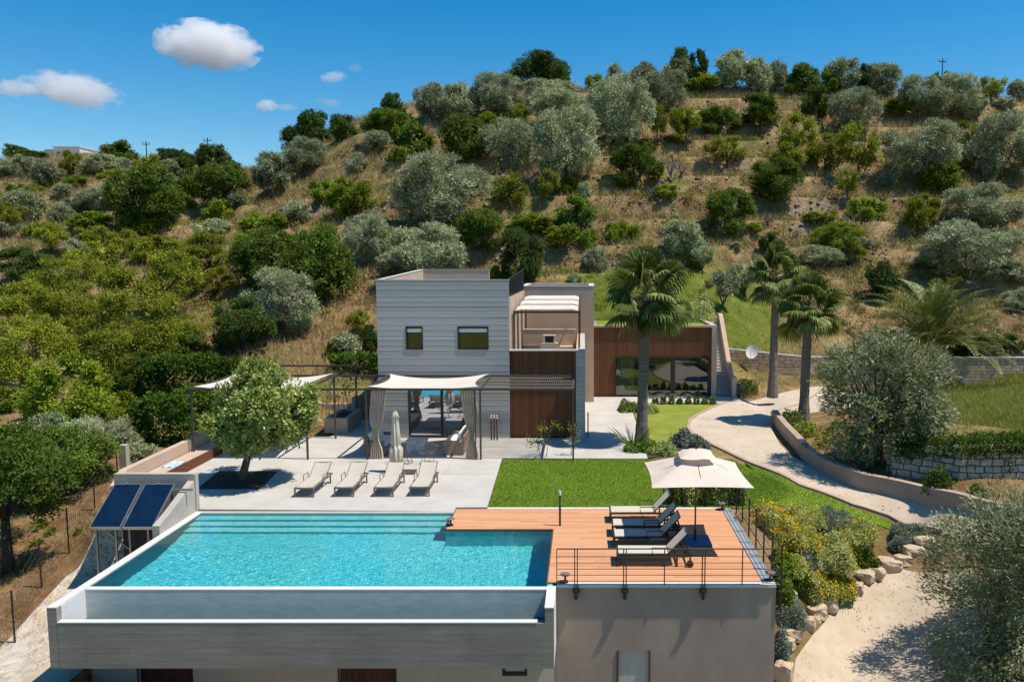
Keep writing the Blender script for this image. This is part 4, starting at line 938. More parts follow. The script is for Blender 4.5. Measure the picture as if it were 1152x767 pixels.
x, y, z = Gt(141, 531); o = MB().box(x-.13, x+.13, y-.13, y+.13, z-.5, Zat(500, y)).build('marker_post', M['greyrender']); tag(o, 'square grey concrete post standing behind the low terrace wall', 'post')
o = MB().prism([(-11.4, 35.9), (-9.75, 35.9), (-9.75, 38.3), (-11.4, 38.3)], -.1, .62).build('x', M['beige']); bpy.data.objects.remove(o)
rp = empty('raised_planter', (-10.6, 36.9, 0), 'raised beige planter box with dark soil beside the villa corner', 'planter')
a0, a1 = Xat(365, 35.9, .3), Xat(391, 35.9, .3)
b = MB(); b.box(a0, a1, 35.9, 36.1, .002, .7); b.box(a0, a1, 38.1, 38.3, .002, .7); b.box(a0, a0+.18, 36.101, 38.099, .002, .7); b.box(a1-.18, a1, 36.101, 38.099, .002, .7); b.build('box', M['beige'], rp)
MB().box(a0+.181, a1-.181, 36.101, 38.099, .003, .6).build('soil', M['soil'], rp)
b = MB(); xa, ya = G(352, 466); xb, yb = G(396, 466)
b.box(xa, xb, ya, ya+.22, -.3, .55); b.prism([(xb, ya), (xb+.22, ya), (-9.6, 46.5), (-9.85, 46.5)], -.3, .9)
o = b.build('garden_wall', M['beige']); tag(o, 'low beige garden wall framing the small grass patch behind the pergola', 'wall')

# ------------------------------------------------------------------ solar collectors
def Gy(px, py, Y): z = Zat(py, Y); return (Xat(px, Y, z), Y, z)
sp = empty('collector_stand', (-14.2, 23.5, -1.6), 'dark steel stand and box carrying the two blue solar collectors', 'stand')
yt, yb = 24.0, 22.35
corn = [((100, 592), (135, 593), (160, 544.5), (129, 544)), ((137.5, 593), (171.5, 592.5), (196.5, 544), (163, 544))]
ztop = Zat(544, yt); zbot = Zat(593, yb)
for k, cs in enumerate(corn):
    xa, xb, xc, xd = Xat(cs[0][0], yb, zbot), Xat(cs[1][0], yb, zbot), Xat(cs[2][0], yt, ztop), Xat(cs[3][0], yt, ztop)
    o = empty('solar_collector', ((xa+xb)/2, yb, zbot), ('dark blue tilted solar collector beside the wire fence slope', 'dark blue tilted solar collector beside the pool edge wall')[k], 'solar panel', 'solar collectors by the pool')
    nrm = (Vector((xb, yb, zbot))-Vector((xa, yb, zbot))).cross(Vector((xd, yt, ztop))-Vector((xa, yb, zbot))).normalized()
    q = [Vector((xa, yb, zbot)), Vector((xb, yb, zbot)), Vector((xc, yt, ztop)), Vector((xd, yt, ztop))]
    lo = [p-nrm*.09 for p in q]; b = MB(); b.add(q+lo, [(4, 7, 6, 5), (0, 1, 5, 4), (1, 2, 6, 5), (2, 3, 7, 6), (3, 0, 4, 7)])
    def L2(u, v): return q[0]*(1-u)*(1-v)+q[1]*u*(1-v)+q[2]*u*v+q[3]*(1-u)*v
    i_ = [L2(.03, .015), L2(.97, .015), L2(.97, .985), L2(.03, .985)]
    b.add(q+i_, [(0, 1, 5, 4), (1, 2, 6, 5), (2, 3, 7, 6), (3, 0, 4, 7)]); b.build('frame', M['steel'], o)
    b = MB(); b.add([p-nrm*.006 for p in i_], [(0, 1, 2, 3)]); b.build('glass_face', M['panel'], o)
    MB().tube([L2(.5, .985)+nrm*.02-Vector((.05, 0, 0)), L2(.5, 1.0)+nrm*.02], .03, 6).build('pipe_cap', M['steel'], o)
for k in range(2):
    cs = corn[k]
    for (pp, yy, zz) in ((cs[0][0]+8, yb+.15, zbot), (cs[1][0]-5, yb+.15, zbot), (cs[3][0]+6, yt-.1, ztop), (cs[2][0]-4, yt-.1, ztop)):
        x = Xat(pp, yy, zz); g = ter1(x, yy); MB().box(x-.025, x+.025, yy-.025, yy+.025, min(g, zz-.2)-.1, zz-.08).build('leg', M['steel'], sp)
xa, xb = Xat(112, yb+.2, zbot), Xat(170, yb+.2, zbot)
MB().box(xa, xb, yb+.18, yb+.23, zbot-.1, zbot-.05).build('beam', M['steel'], sp); MB().box(xa+.6, xb+.6, yt-.15, yt-.1, ztop-.18, ztop-.12).build('beam', M['steel'], sp)
MB().tube([(xa+.1, yb+.2, zbot-.1), (xa+1.0, yb+.35, zbot-1.0)], .025, 6).build('brace', M['steel'], sp)
MB().box(Xat(139, 22.7, -.5), -12.46, 22.7, 23.9, -3, zbot-.12).build('tank_box', M['black'], sp)

# ------------------------------------------------------------------ stone walls
zw = Zat(404, 50.6)
b = MB(); pts = [(8.92, 50.3), (14, 49.9), (20, 49.7), (26, 49.6), (36, 49.6)]
P = []
for x, y in pts: z = ter1(x, y-.6); P.append([(x, y, z-.8), (x, y, max(z+1.1, 1.8)), (x, y+.35, max(z+1.1, 1.8)), (x, y+.35, z-.8)])
b.grid(P); o = b.build('stone_wall', M['stonewall']); tag(o, 'long brown ashlar retaining wall below the date palm', 'wall')
P = [[(p[1][0], p[1][1]-.04, p[1][2]+.001), (p[1][0], p[1][1]-.04, p[1][2]+.07), (p[2][0], p[2][1]+.04, p[2][2]+.07), (p[2][0], p[2][1]+.04, p[2][2]+.001)] for p in P]
c = MB(); c.grid(P); c.build('coping', M['terrace'], o)
b = MB(); P = []
for px, pb, pt in ((1004, 541, 508), (1040, 541, 506), (1080, 541, 504), (1120, 541, 502), (1190, 541, 500), (1300, 541, 498)):
    x, y, z = Gt(px, pb); zt_ = Zat(pt, y); P.append([(x, y, z-.5), (x, y+.12, zt_), (x, y+.6, zt_), (x, y+.6, z-.5)])
b.grid(P); o = b.build('dry_stone_wall', M['drystone']); tag(o, 'low pale dry stone wall topped by green groundcover', 'wall')
DSW = P
# curved rendered wall along the drive
cur = [(861, 478), (866, 485), (873, 494), (885, 508), (900, 520.5), (925, 535.5), (945, 544), (970, 552), (1000, 561), (1030, 569), (1060, 576), (1100, 585), (1160, 597)]
cur = [(868, 475)]+[(a+9, b) for a, b in cur[1:4]]+[(a+5, b) for a, b in cur[4:5]]+cur[5:]
tops = [None]*len(cur)
cc = [Gt(*p) for p in cur]; sp_ = []
for i in range(len(cc)-1):
    for k in range(6):
        p0, p1, p2, p3 = cc[max(i-1, 0)], cc[i], cc[i+1], cc[min(i+2, len(cc)-1)]; t = k/6
        sp_.append([.5*((2*p1[q])+(-p0[q]+p2[q])*t+(2*p0[q]-5*p1[q]+4*p2[q]-p3[q])*t*t+(-p0[q]+3*p1[q]-3*p2[q]+p3[q])*t**3) for q in range(2)])
sp_.append(list(cc[-1][:2])); A = np.array(sp_); T_ = np.gradient(A, axis=0); T_ /= np.linalg.norm(T_, axis=1)[:, None]; Nn = np.stack([-T_[:, 1], T_[:, 0]], 1)
zb_ = terr(A[:, 0], A[:, 1]); zt_ = zb_+.62; zt_ = np.convolve(np.pad(zt_, 4, 'edge'), np.ones(9)/9, 'valid')
P = [[(a[0], a[1], z0-.4), (a[0], a[1], z1), (a[0]+n[0]*.28, a[1]+n[1]*.28, z1), (a[0]+n[0]*.28, a[1]+n[1]*.28, z0-.4)] for a, n, z0, z1 in zip(A, Nn, zb_, zt_)]
b = MB(); b.grid(P); b.add(P[0], [(0, 1, 2, 3)]); o = b.build('curved_wall', M['taupewall']); tag(o, 'low curved beige wall following the outer edge of the gravel drive', 'wall')
# low earth kerb between lawn and drive
b = MB(); kp = []
for (xa, ya), (xb, yb_) in zip(dl[:-1], dl[1:]):
    for k in range(6): kp.append((xa+(xb-xa)*k/6, ya+(yb_-ya)*k/6))
K_ = np.array(kp); kz = terr(K_[:, 0], K_[:, 1]); kt = np.gradient(K_, axis=0); kt /= np.linalg.norm(kt, axis=1)[:, None]; kn = np.stack([-kt[:, 1], kt[:, 0]], 1)
b.grid([[(p[0]+n[0]*o_, p[1]+n[1]*o_, z+h_) for o_, h_ in ((-.09, -.1), (-.08, .075), (.08, .075), (.09, -.1))] for p, n, z in zip(K_, kn, kz)])
o = b.build('kerb', M['taupewall']); o['kind'] = 'structure'

# satellite dish, chimney-free details
x, y, z = Gt(846, 418); y -= 1.0
x, y = Xat(846, 50.0, 2), 50.0
d = empty('satellite_dish', (x, y, 0), 'white satellite dish on a pole above the brown stone wall', 'satellite dish')
zc = Zat(396, y)
Mx = Matrix.Translation((x, y, zc)) @ Matrix.Rotation(R(-25), 4, 'Z') @ Matrix.Rotation(R(68), 4, 'X')
b = MB(); P = [[tuple(Mx @ Vector((r*math.cos(a)*.85, r*math.sin(a), .35*r*r))) for a in np.linspace(0, 2*math.pi, 25)] for r in (.01, .15, .3, .45)]
b.grid(P); b.grid([[tuple(Vector(p)+Mx.to_3x3() @ Vector((0, 0, -.02))) for p in r][::-1] for r in P]); b.build('reflector', M['white'], d, smooth=True)
MB().tube([(x, y+.1, 0), (x, y+.1, zc)], .03, 6).build('pole', M['steel'], d)
MB().tube([tuple(Mx @ Vector((0, -.42, .05))), tuple(Mx @ Vector((0, -.1, .5)))], .015, 5).build('feed_arm', M['steel'], d)

# far house on the ridge, utility poles
x, y, z = Gt(75, 178); y = 185; x = Xat(75, y, 30); zg = Zat(180, y)
fh = empty('ridge_house', (x, y, zg), 'white flat-roofed house on the distant ridge', 'house')
x0, x1 = Xat(61, y, 32), Xat(90, y, 32)
MB().box(x0, x1, y, y+8, zg-5, Zat(166, y)).build('wall', M['white'], fh)
MB().box(Xat(47, y, 32), x0-.01, y+1, y+8, zg-5, Zat(167.5, y)).build('annexe', M['greyrender'], fh)
MB().box(x0-.2, x1+.2, y-.2, y+8.2, Zat(166, y)+.01, Zat(165.2, y)+.05).build('roof', M['whitecap'], fh)
MB().box(Xat(64, y, 32), Xat(68, y, 32), y-.05, y+.02, zg-1, Zat(171, y)).build('window', M['black'], fh)
MB().box(Xat(32, y, 32), Xat(46, y, 32), y+2, y+5, Zat(170.5, y), Zat(169.5, y)).build('canopy', M['black'], fh)
for px, pt, pb, Y, lab in ((165, 159, 180, 170, 'thin grey utility pole on the distant ridge beside the white house'), (233.5, 155, 172, 150, 'thin utility pole with crossarm rising behind the trees of the distant ridge'), (1059, 66, 90, 108, 'dark wooden utility pole on the hilltop skyline')):
    x = Xat(px, Y, 30); z0, z1 = Zat(pb, Y), Zat(pt, Y); s_ = Y/110
    o = empty('utility_pole', (x, Y, z0-1), lab, 'utility pole')
    MB().tube([(x, Y, z0-4), (x, Y, z1)], [.10*s_, .07*s_], 6).build('pole', M['darkbark'], o)
    MB().box(x-.5*s_, x+.5*s_, Y-.06, Y+.06, z1-.46*s_, z1-.38*s_).build('crossarm', M['darkbark'], o)
    for q in (-.45, 0, .45): MB().box(x+q*s_-.06, x+q*s_+.06, Y-.05, Y+.05, z1-.36*s_, z1-.1*s_).build('insulator', M['steel'], o)
# wire fence on the slope
wf = empty('wire_fence', (-16, 21, -2), 'wire mesh fence with thin dark posts down the slope', 'fence')
fp = [((16, 697), 640+0), ((47, 662), 611), ((78, 625), 571), ((107, 576), 535), ((131, 531), 503)]
fp = [((17, 725), 664), ((47, 661), 610), ((78, 625), 571), ((107, 575), 534), ((132, 531), 503)]
tp = []
for (px, pb), pt in fp:
    x, y, z = Gt(px, pb); zt_ = Zat(pt, y); MB().tube([(x, y, z-.3), (x, y, zt_)], .028, 6).build('post', M['black'], wf); tp.append((x, y, z, zt_))
x, y, z, zt_ = tp[0]; tp = [(x-.9, y-2.2, z-.35, zt_-.35)]+tp
b = MB()
for (xa, ya, za, ta), (xb, yb_, zb_, tb) in zip(tp[:-1], tp[1:]):
    for k in range(7):
        u = k/6; b.tube([(xa, ya, za+(ta-za)*u), (xb, yb_, zb_+(tb-zb_)*u)], .004, 3, False)
    n = 14
    for k in range(n):
        u = k/n; x, y = xa+(xb-xa)*u, ya+(yb_-ya)*u; b.tube([(x, y, za+(zb_-za)*u), (x, y, ta+(tb-ta)*u)], .0035, 3, False)
b.build('wire_mesh', M['darkmetal'], wf)
# ------------------------------------------------------------------ foliage
def unit(a): return a/np.maximum(np.linalg.norm(a, axis=-1, keepdims=True), 1e-9)
def leaves(pos, dirs, ln, wd, r, tint, nrm=None):
    n = len(pos); ln = ln*r.uniform(.7, 1.3, n)[:, None]; wd = wd*r.uniform(.7, 1.3, n)[:, None]
    side = unit(np.cross(dirs, unit(r.normal(size=(n, 3))+1e-6) if nrm is None else nrm))
    V = np.stack([pos, pos+dirs*ln*.5+side*wd*.5, pos+dirs*ln, pos+dirs*ln*.5-side*wd*.5], 1).reshape(-1, 3)
    return V, np.arange(n*4).reshape(n, 4), tint
def crown(seed, w, zb, zt, lobes=8, clumps=170, per=14, ln=.07, wd=.03, tuft=.07, flat=1., outw=.8, droop=0., lobe_r=(.22, .36), fill=.12, depth=1., core=2.5):
    """leaf tufts spread over the shells of several lobes; w = width, zb..zt = lowest and highest leaf"""
    r = np.random.default_rng(seed); h = zt-zb; c = np.array([0, 0, (zb+zt)/2]); S = np.array([w/2, w/2*depth, h/2])
    gi = np.arange(lobes)+r.uniform(0, .5); d = np.stack([np.sqrt(np.maximum(1-(1-2*gi/lobes)**2, 0))*np.cos(gi*2.4), np.sqrt(np.maximum(1-(1-2*gi/lobes)**2, 0))*np.sin(gi*2.4), 1-2*gi/lobes], 1)
    d = unit(d+r.normal(size=(lobes, 3))*.25)
    L0 = d*(r.uniform(.45, .85, lobes)[:, None]); lr = r.uniform(lobe_r[0]*.7, lobe_r[1]*1.1, lobes)*1.3
    k = r.choice(lobes, clumps, p=lr**2/np.sum(lr**2)); cd = unit(r.normal(size=(clumps, 3))+L0[k]*.9+np.array([0, 0, .35]))
    rad = np.where(r.random(clumps) < fill, r.uniform(.2, .8, clumps), r.uniform(.82, 1.05, clumps))
    cp = L0[k]+cd*(lr[k]*rad)[:, None]; nr = np.linalg.norm(cp, axis=1, keepdims=True); cp = np.where(nr > 1, cp/nr*r.uniform(.92, 1.03, (clumps, 1)), cp)
    ext = np.percentile(np.abs(cp), 96, axis=0); cp = cp/ext*np.array([.95, .95, .95]); cp[:, 2] = np.clip(cp[:, 2], -1.0, 1.05)
    ct = r.random(clumps)
    n = clumps*per; q = np.repeat(np.arange(clumps), per)
    od = unit(cp[q]*np.array([1, 1, .8])+np.array([0, 0, .25]))
    dirs = unit(od*outw+unit(r.normal(size=(n, 3)))+np.array([0, 0, -droop]))
    pos = c+cp[q]*S+dirs*(tuft*r.uniform(-.35, .8, n))[:, None]+r.normal(size=(n, 3))*tuft*.35
    tint = np.clip(.45*ct[q]+.55*r.random(n), 0, 1)
    nrm = unit(od*.9+np.array([0, 0, .55])+unit(r.normal(size=(n, 3)))*.7)
    A = leaves(pos, dirs, ln, wd, r, tint, nrm)
    if not core: return A
    nc = int(clumps*core*1.8); kk = r.choice(lobes, nc, p=lr**2/np.sum(lr**2)); p = (L0[kk]+unit(r.normal(size=(nc, 3)))*(lr[kk]*r.uniform(.2, .72, nc))[:, None])/ext*.95
    B = leaves(c+p*S, unit(r.normal(size=(nc, 3))), ln*1.7, wd*2.2, r, r.random(nc), unit(p+r.normal(size=(nc, 3))*.5))
    return np.concatenate([A[0], B[0]]), np.concatenate([A[1], B[1]+len(A[0])]), np.concatenate([A[2], B[2]])
def trunk_mesh(seed, h, zt, w, r0, limbs=5, lean=.06, fork=.55):
    r = random.Random(seed); b = MB()
    fx, fy, fz = r.uniform(-lean, lean), r.uniform(-lean, lean), h*fork
    b.tube([(0, 0, -.12*h), (fx*.3, fy*.4, fz*.4), (fx, fy, fz)], [r0*1.35, r0, r0*.8], 7)
    for i in range(limbs):
        a = 2*math.pi*(i+r.random()*.5)/limbs; k = r.uniform(.22, .36)*w
        ex, ey, ez = fx+math.cos(a)*k, fy+math.sin(a)*k, fz+(zt-fz)*r.uniform(.45, .8)
        m = (fx+(ex-fx)*.45+r.uniform(-.04, .04)*w, fy+(ey-fy)*.45+r.uniform(-.04, .04)*w, fz+(ez-fz)*.5)
        b.tube([(fx, fy, fz-.02), m, (ex, ey, ez)], [r0*.62, r0*.42, r0*.14], 5)
        for _ in range(2):
            b.tube([m, (m[0]+r.uniform(-.14, .14)*w, m[1]+r.uniform(-.14, .14)*w, m[2]+(zt-m[2])*r.uniform(.3, .7))], [r0*.3, r0*.08], 4)
    return b
def raw(name, V, Fq, t, m):
    o = mesh_obj(name, V, Fq, m, None, t); return o
# prototypes, one unit wide and one unit high
KINDS = {
 'olive':  dict(name='olive_tree', mat='olive', bark='bark', cr=dict(w=1, zb=.03, zt=.97, lobes=15, clumps=460, per=26, ln=.056, wd=.019, tuft=.08, outw=1.1, core=2.5), tr=(.9, .8, .03), nv=6),
 'dark':   dict(name='evergreen_tree', mat='darkleaf', bark='darkbark', cr=dict(w=1, zb=.02, zt=.97, lobes=13, clumps=400, per=16, ln=.058, wd=.032, tuft=.07), tr=(.9, .8, .03), nv=5),
 'carob':  dict(name='carob_tree', mat='carob', bark='darkbark', cr=dict(w=1, zb=.02, zt=.97, lobes=13, clumps=380, per=16, ln=.062, wd=.036, tuft=.075), tr=(.9, .8, .03), nv=5),
 'almond': dict(name='almond_tree', mat='almond', bark='darkbark', cr=dict(w=1, zb=.22, zt=.97, lobes=11, clumps=290, per=15, ln=.064, wd=.028, tuft=.09, fill=.25, lobe_r=(.18, .30), core=1), tr=(.9, .9, .028), nv=5),
 'shrub':  dict(name='shrub', mat='shrubleaf', bark='darkbark', cr=dict(w=1, zb=-.12, zt=.96, lobes=10, clumps=260, per=15, ln=.085, wd=.036, tuft=.10), tr=(.7, .7, .02), nv=3),
 'sage':   dict(name='grey_shrub', mat='olive', bark='bark', cr=dict(w=1, zb=-.12, zt=.96, lobes=10, clumps=260, per=15, ln=.075, wd=.024, tuft=.10, outw=1.1), tr=(.7, .7, .02), nv=2),
 'bare':   dict(name='bare_shrub', mat='bare', bark='bare', cr=None, tr=(.5, 1., .03), nv=2),
}
KINDS['young'] = dict(name='olive_tree', mat='olive', bark='darkbark', cr=dict(w=1, zb=.45, zt=.98, lobes=9, clumps=200, per=16, ln=.075, wd=.026, tuft=.09, outw=1.0, core=1.5), tr=(.9, .9, .035), nv=2)
PROTO = {}
for k_ in list(KINDS):                               # finer foliage for the plants that show large
    if KINDS[k_]['cr']:
        q_ = dict(KINDS[k_]); c_ = dict(q_['cr']); c_['ln'] *= .55; c_['wd'] *= .58; c_['clumps'] = int(c_['clumps']*1.7); c_['per'] = int(c_['per']*1.5); c_['tuft'] *= .75; c_['lobes'] += 3; q_['cr'] = c_; q_['nv'] = 3; KINDS[k_+'_fine'] = q_
def proto(kind, v):
    if (kind, v) in PROTO: return PROTO[kind, v]
    K = KINDS[kind]; s = hash_(kind)+v*17
    h, zt, r0 = K['tr']
    tr = trunk_mesh(s, 1, zt, 1, r0, limbs=5 if kind != 'bare' else 9, fork=(.34 if kind in ('almond',) else .16))
    tm = tr.build('trunk', M[K['bark']]); mt = tm.data; bpy.data.objects.remove(tm)
    mc = None
    if K['cr']:
        o = raw('crown', *crown(s+3, **K['cr']), M[K['mat']]); mc = o.data; bpy.data.objects.remove(o)
    PROTO[kind, v] = (mt, mc); return mt, mc
def hash_(s): return sum((i+1)*ord(c) for i, c in enumerate(s))
def plant(kind, x, y, z, w, h, rz, v):
    mt, mc = proto(kind, v); o = empty(KINDS[kind]['name'], (x, y, z), rz=rz)
    for nm, me in (('trunk', mt), ('crown', mc)):
        if me:
            c = bpy.data.objects.new(nm, me); C.objects.link(c); c.parent = o; c.scale = (w, w, h)
    return o
# tables: kind, centre x, centre y, width, height in enlarged crops of the photograph
T = {}
T[0, 0, 2.88] = """carob 50 490 60 36;carob 110 505 80 32;olive 20 555 80 62;olive 90 545 72 70;olive 155 555 82 66;almond 240 528 72 64;carob 385 495 104 64;olive 325 535 104 62;olive 400 535 52 42;almond 482 530 74 52;dark 545 510 70 52;carob 590 512 60 46;olive 556 545 90 52;dark 690 518 112 84;dark 605 545 62 62;carob 728 600 150 136;carob 478 640 210 196;olive 460 575 84 54;olive 375 605 62 54;olive 80 668 112 90;olive 205 620 52 44;olive 270 660 84 62;olive 335 640 76 70;olive 205 697 72 62;almond 380 575 92 44;shrub 105 615 60 36;shrub 55 612 50 34;shrub 300 715 124 56;shrub 450 735 120 66;shrub 150 745 124 50;carob 612 600 70 84;shrub 710 685 82 66;sage 685 740 100 56;shrub 830 728 104 76;olive 960 690 84 68;shrub 898 722 70 60;olive 895 565 122 124;olive 990 512 132 114;dark 1020 425 92 116;dark 950 450 74 74;dark 1110 415 84 76;shrub 1060 622 92 66;shrub 1100 655 80 82;bare 1130 545 44 74;sage 25 740 80 50;almond 30 690 70 60;carob 150 590 50 40;shrub 590 655 70 50;olive 545 590 60 56;shrub 250 590 70 40;shrub 420 690 60 46;sage 770 650 60 46;bare 660 660 50 46"""
T[0, 380, 4.79] = """carob 760 180 230 190;shrub 640 350 150 120;almond 620 90 220 150;carob 1010 30 200 130;shrub 470 60 180 130;almond 1000 -60 220 130;shrub 880 -30 130 110;shrub 40 330 170 120"""
T[0, 440, 4.79] = """sage 120 300 300 170;sage 330 250 260 150;sage 480 300 200 150;shrub 250 420 260 160;sage 90 430 240 180;sage 650 260 180 100;carob 420 420 230 170;shrub 560 430 120 90;sage 760 330 150 100;shrub 60 260 160 120;shrub 620 130 120 90;sage 30 560 200 160"""
T[380, 0, 2.88] = """dark 180 345 66 76;carob 165 402 154 92;carob 250 445 112 112;sage 130 460 82 66;olive 300 335 94 102;olive 397 335 112 108;olive 520 308 154 124;dark 640 235 176 120;dark 722 242 52 74;olive 690 300 152 72;olive 720 350 172 112;olive 555 472 154 160;olive 745 472 206 222;olive 915 350 188 204;olive 1055 300 142 124;olive 907 242 64 54;olive 990 235 74 54;shrub 835 272 62 54;olive 1100 228 92 74;dark 1110 186 62 44;carob 420 450 146 142;shrub 490 390 62 50;shrub 590 372 74 60;olive 335 632 270 234;carob 452 722 150 86;almond 560 622 104 100;almond 687 598 66 84;shrub 745 606 84 46;carob 770 690 110 104;shrub 612 732 112 60;shrub 720 745 90 40;olive 105 742 136 84;carob 965 550 152 146;shrub 920 470 72 50;bare 1080 540 74 90;almond 1035 390 62 76;almond 1110 395 72 74;bare 1020 632 70 90;shrub 1058 622 70 44;shrub 60 645 120 104;shrub 18 605 70 60;bare 1020 455 50 60;shrub 205 500 60 46;sage 60 535 64 70;bare 265 510 50 50;shrub 1000 480 60 44;sage 800 615 40 50;shrub 840 400 50 40"""
T[752, 0, 2.88] = """dark 95 205 64 68;olive 215 225 112 106;olive 285 245 84 92;olive 345 233 64 60;shrub 105 270 112 56;carob 435 240 94 62;olive 560 238 102 92;carob 512 270 72 62;dark 628 260 54 92;olive 690 250 102 82;carob 295 360 104 112;carob 160 400 132 96;almond 55 398 84 80;carob 475 335 84 104;olive 600 355 146 134;shrub 755 345 92 56;olive 810 310 132 116;olive 920 320 150 134;olive 982 345 74 80;carob 890 260 74 42;almond 1045 285 84 62;olive 1130 295 54 62;almond 420 430 114 100;almond 510 490 122 92;almond 612 470 112 122;almond 385 505 94 72;almond 190 490 134 84;olive 810 492 214 176;olive 1075 475 190 196;almond 968 440 62 80;shrub 950 520 62 66;shrub 880 582 122 100;carob 340 595 152 150;carob 190 690 150 142;olive 1000 682 240 150;shrub 640 680 112 66;shrub 545 745 150 50;shrub 470 705 62 40;almond 580 590 64 70;bare 500 632 46 60;bare 45 548 100 60;almond 830 670 100 70;bare 700 640 90 60;shrub 20 460 60 50;bare 560 560 50 50;sage 700 590 60 50;bare 320 725 60 70;shrub 390 290 50 40;sage 1090 340 60 40;bare 640 420 46 50"""
T[0, 250, 2.88] = """dark 85 140 152 112;almond 165 50 84 76;almond 240 170 154 116;almond 320 110 124 84;almond 500 180 236 166;almond 680 90 196 104;almond 700 182 130 76;almond 560 80 124 66;carob 865 125 200 190;carob 1035 140 210 230;olive 915 260 222 190;almond 70 262 204 130;almond 240 262 184 124;almond 430 330 234 190;almond 70 405 224 170;shrub 235 540 244 216;almond 390 405 170 140;dark 790 335 182 172;sage 300 690 150 110;sage 160 680 120 110;sage 420 672 130 90;almond 5 440 90 90;sage 40 715 120 110;shrub 230 735 130 90;almond 400 60 90 60;almond 130 200 100 70;almond 300 40 80 50;almond 470 90 90 70;sage 250 90 70 60;almond 820 60 110 60;almond 620 160 90 80;almond 150 350 130 100;bare 640 380 80 60;shrub 1100 400 80 70"""
T[380, 200, 3.6] = """olive 130 250 172 204;olive 365 300 300 200;olive 240 345 150 90;carob 580 225 174 180;shrub 800 192 154 80;shrub 920 235 154 90;shrub 1022 242 64 74;dark 740 318 192 210;sage 960 412 64 50;olive 1040 335 94 90;shrub 660 380 82 62;shrub 1120 230 64 84;almond 90 580 94 80;dark 130 650 74 100;sage 40 680 124 100;shrub 200 265 70 90;carob 480 200 100 80;bare 710 145 60 44;bare 880 310 50 60"""
T[660, 200, 3.833] = """olive 420 265 152 140;shrub 160 242 134 90;dark 795 285 100 90;young 582 455 130 84;young 680 412 112 84;young 500 330 80 60;bare 780 205 60 70;bare 880 250 60 80;bare 325 230 80 80;shrub 1070 262 182 124;olive 1000 345 184 100;olive 1095 350 100 80;shrub 720 220 70 54;shrub 975 175 80 44;shrub 470 375 70 50;sage 640 295 60 40"""
T[900, 200, 4.563] = """almond 290 385 90 90;almond 605 190 150 130;olive 870 365 424 264;dark 420 530 152 184;olive 1100 500 150 124;olive 1110 625 130 110;dark 960 860 190 90;dark 1080 850 130 90;dark 830 890 110 70;sage 640 425 110 60;shrub 130 400 80 50;bare 480 330 90 70;almond 150 200 70 60;shrub 60 215 70 44;sage 330 330 70 50"""
BASE = {'almond': .46, 'young': 1.15, 'olive': .08, 'dark': .06, 'carob': .06, 'shrub': 0, 'sage': 0, 'bare': 0}
items = []
for (ox, oy, s), txt in T.items():
    for it in txt.split(';'):
        k, *v = it.split(); cx, cy, w, h = map(float, v)
        px, py, w, h = ox+cx/s, oy+cy/s, w/s, h/s
        top, bot = py-h/2, py+h/2
        bb = bot+BASE[k]*h*.75
        x, y, z = Gt(px, bb)
        if k in ('almond', 'olive') and h < 20 and y > 60: bb = bot+BASE[k]*h*.4
        items.append([k, px, py, w, h, x, y, z, bb])
items.sort(key=lambda a: a[1])
ORD = ['first', 'second', 'third', 'fourth', 'fifth', 'sixth', 'seventh', 'eighth', 'ninth', 'tenth', 'eleventh', 'twelfth', 'thirteenth', 'fourteenth', 'fifteenth', 'sixteenth', 'seventeenth', 'eighteenth', 'nineteenth', 'twentieth', 'twenty-first', 'twenty-second', 'twenty-third', 'twenty-fourth']
ADJ = {'young': 'small bare-trunked olive tree', 'olive': 'silvery olive tree', 'dark': 'dense dark evergreen tree', 'carob': 'round green carob tree', 'almond': 'loose yellow-green almond tree', 'shrub': 'bright green shrub', 'sage': 'grey-green shrub', 'bare': 'bare grey shrub'}
CAT = {'young': 'olive tree', 'olive': 'olive tree', 'dark': 'tree', 'carob': 'tree', 'almond': 'almond tree', 'shrub': 'shrub', 'sage': 'shrub', 'bare': 'bare shrub'}
GRP = {'young': 'young olive trees on the grass bank', 'olive': 'olive trees on the hillside', 'dark': 'dark evergreen trees on the hillside', 'carob': 'carob trees on the hillside', 'almond': 'almond trees on the hillside', 'shrub': 'green shrubs on the hillside', 'sage': 'grey shrubs on the hillside', 'bare': 'bare shrubs on the hillside'}
def band(px, py):
    if px < 330:
        return 'along the distant ridge' if py < 188 else 'on the valley slope below the distant ridge' if py < 262 else 'in the grove on the valley side' if py < 400 else 'in the grove beside the wire fence'
    if px < 520:
        return 'on the rising shoulder of the hill' if py < 215 else 'on the slope between grove and villa'
    return 'along the hilltop skyline' if py < 112 else 'on the upper hillside' if py < 165 else 'on the middle hillside' if py < 225 else 'on the lower hillside' if py < 300 else 'just above villa and stone wall'
cnt = {}; tot = {}
for it in items: b_ = (it[0], band(it[1], it[2])); tot[b_] = tot.get(b_, 0)+1
wmax = {}
vi = 0
for k, px, py, w, h, x, y, z, bb in items:
    b_ = (k, band(px, py)); i = cnt.get(b_, 0); cnt[b_] = i+1; vi += 1
    wm = w/F*math.hypot(y, 7.8-z)*1.0; top = Zat(py-h/2, y); hm = max(top-z, .3)*1.04
    kk_ = k+'_fine' if w > 44 and k+'_fine' in KINDS else k
    if k == 'almond' and px < 240 and py > 240: wm *= 1.12
    v = vi % KINDS[kk_]['nv']
    o = plant(kk_, x, y, z-.05, wm, hm, (vi*2.4) % 6.28, v)
    where = b_[1]
    lab = f"{ADJ[k]} {where}" if tot[b_] == 1 else f"{ADJ[k]}, {ORD[i]} from the left {where}"
    tag(o, lab, CAT[k], GRP[k])
print('hill plants', len(items))

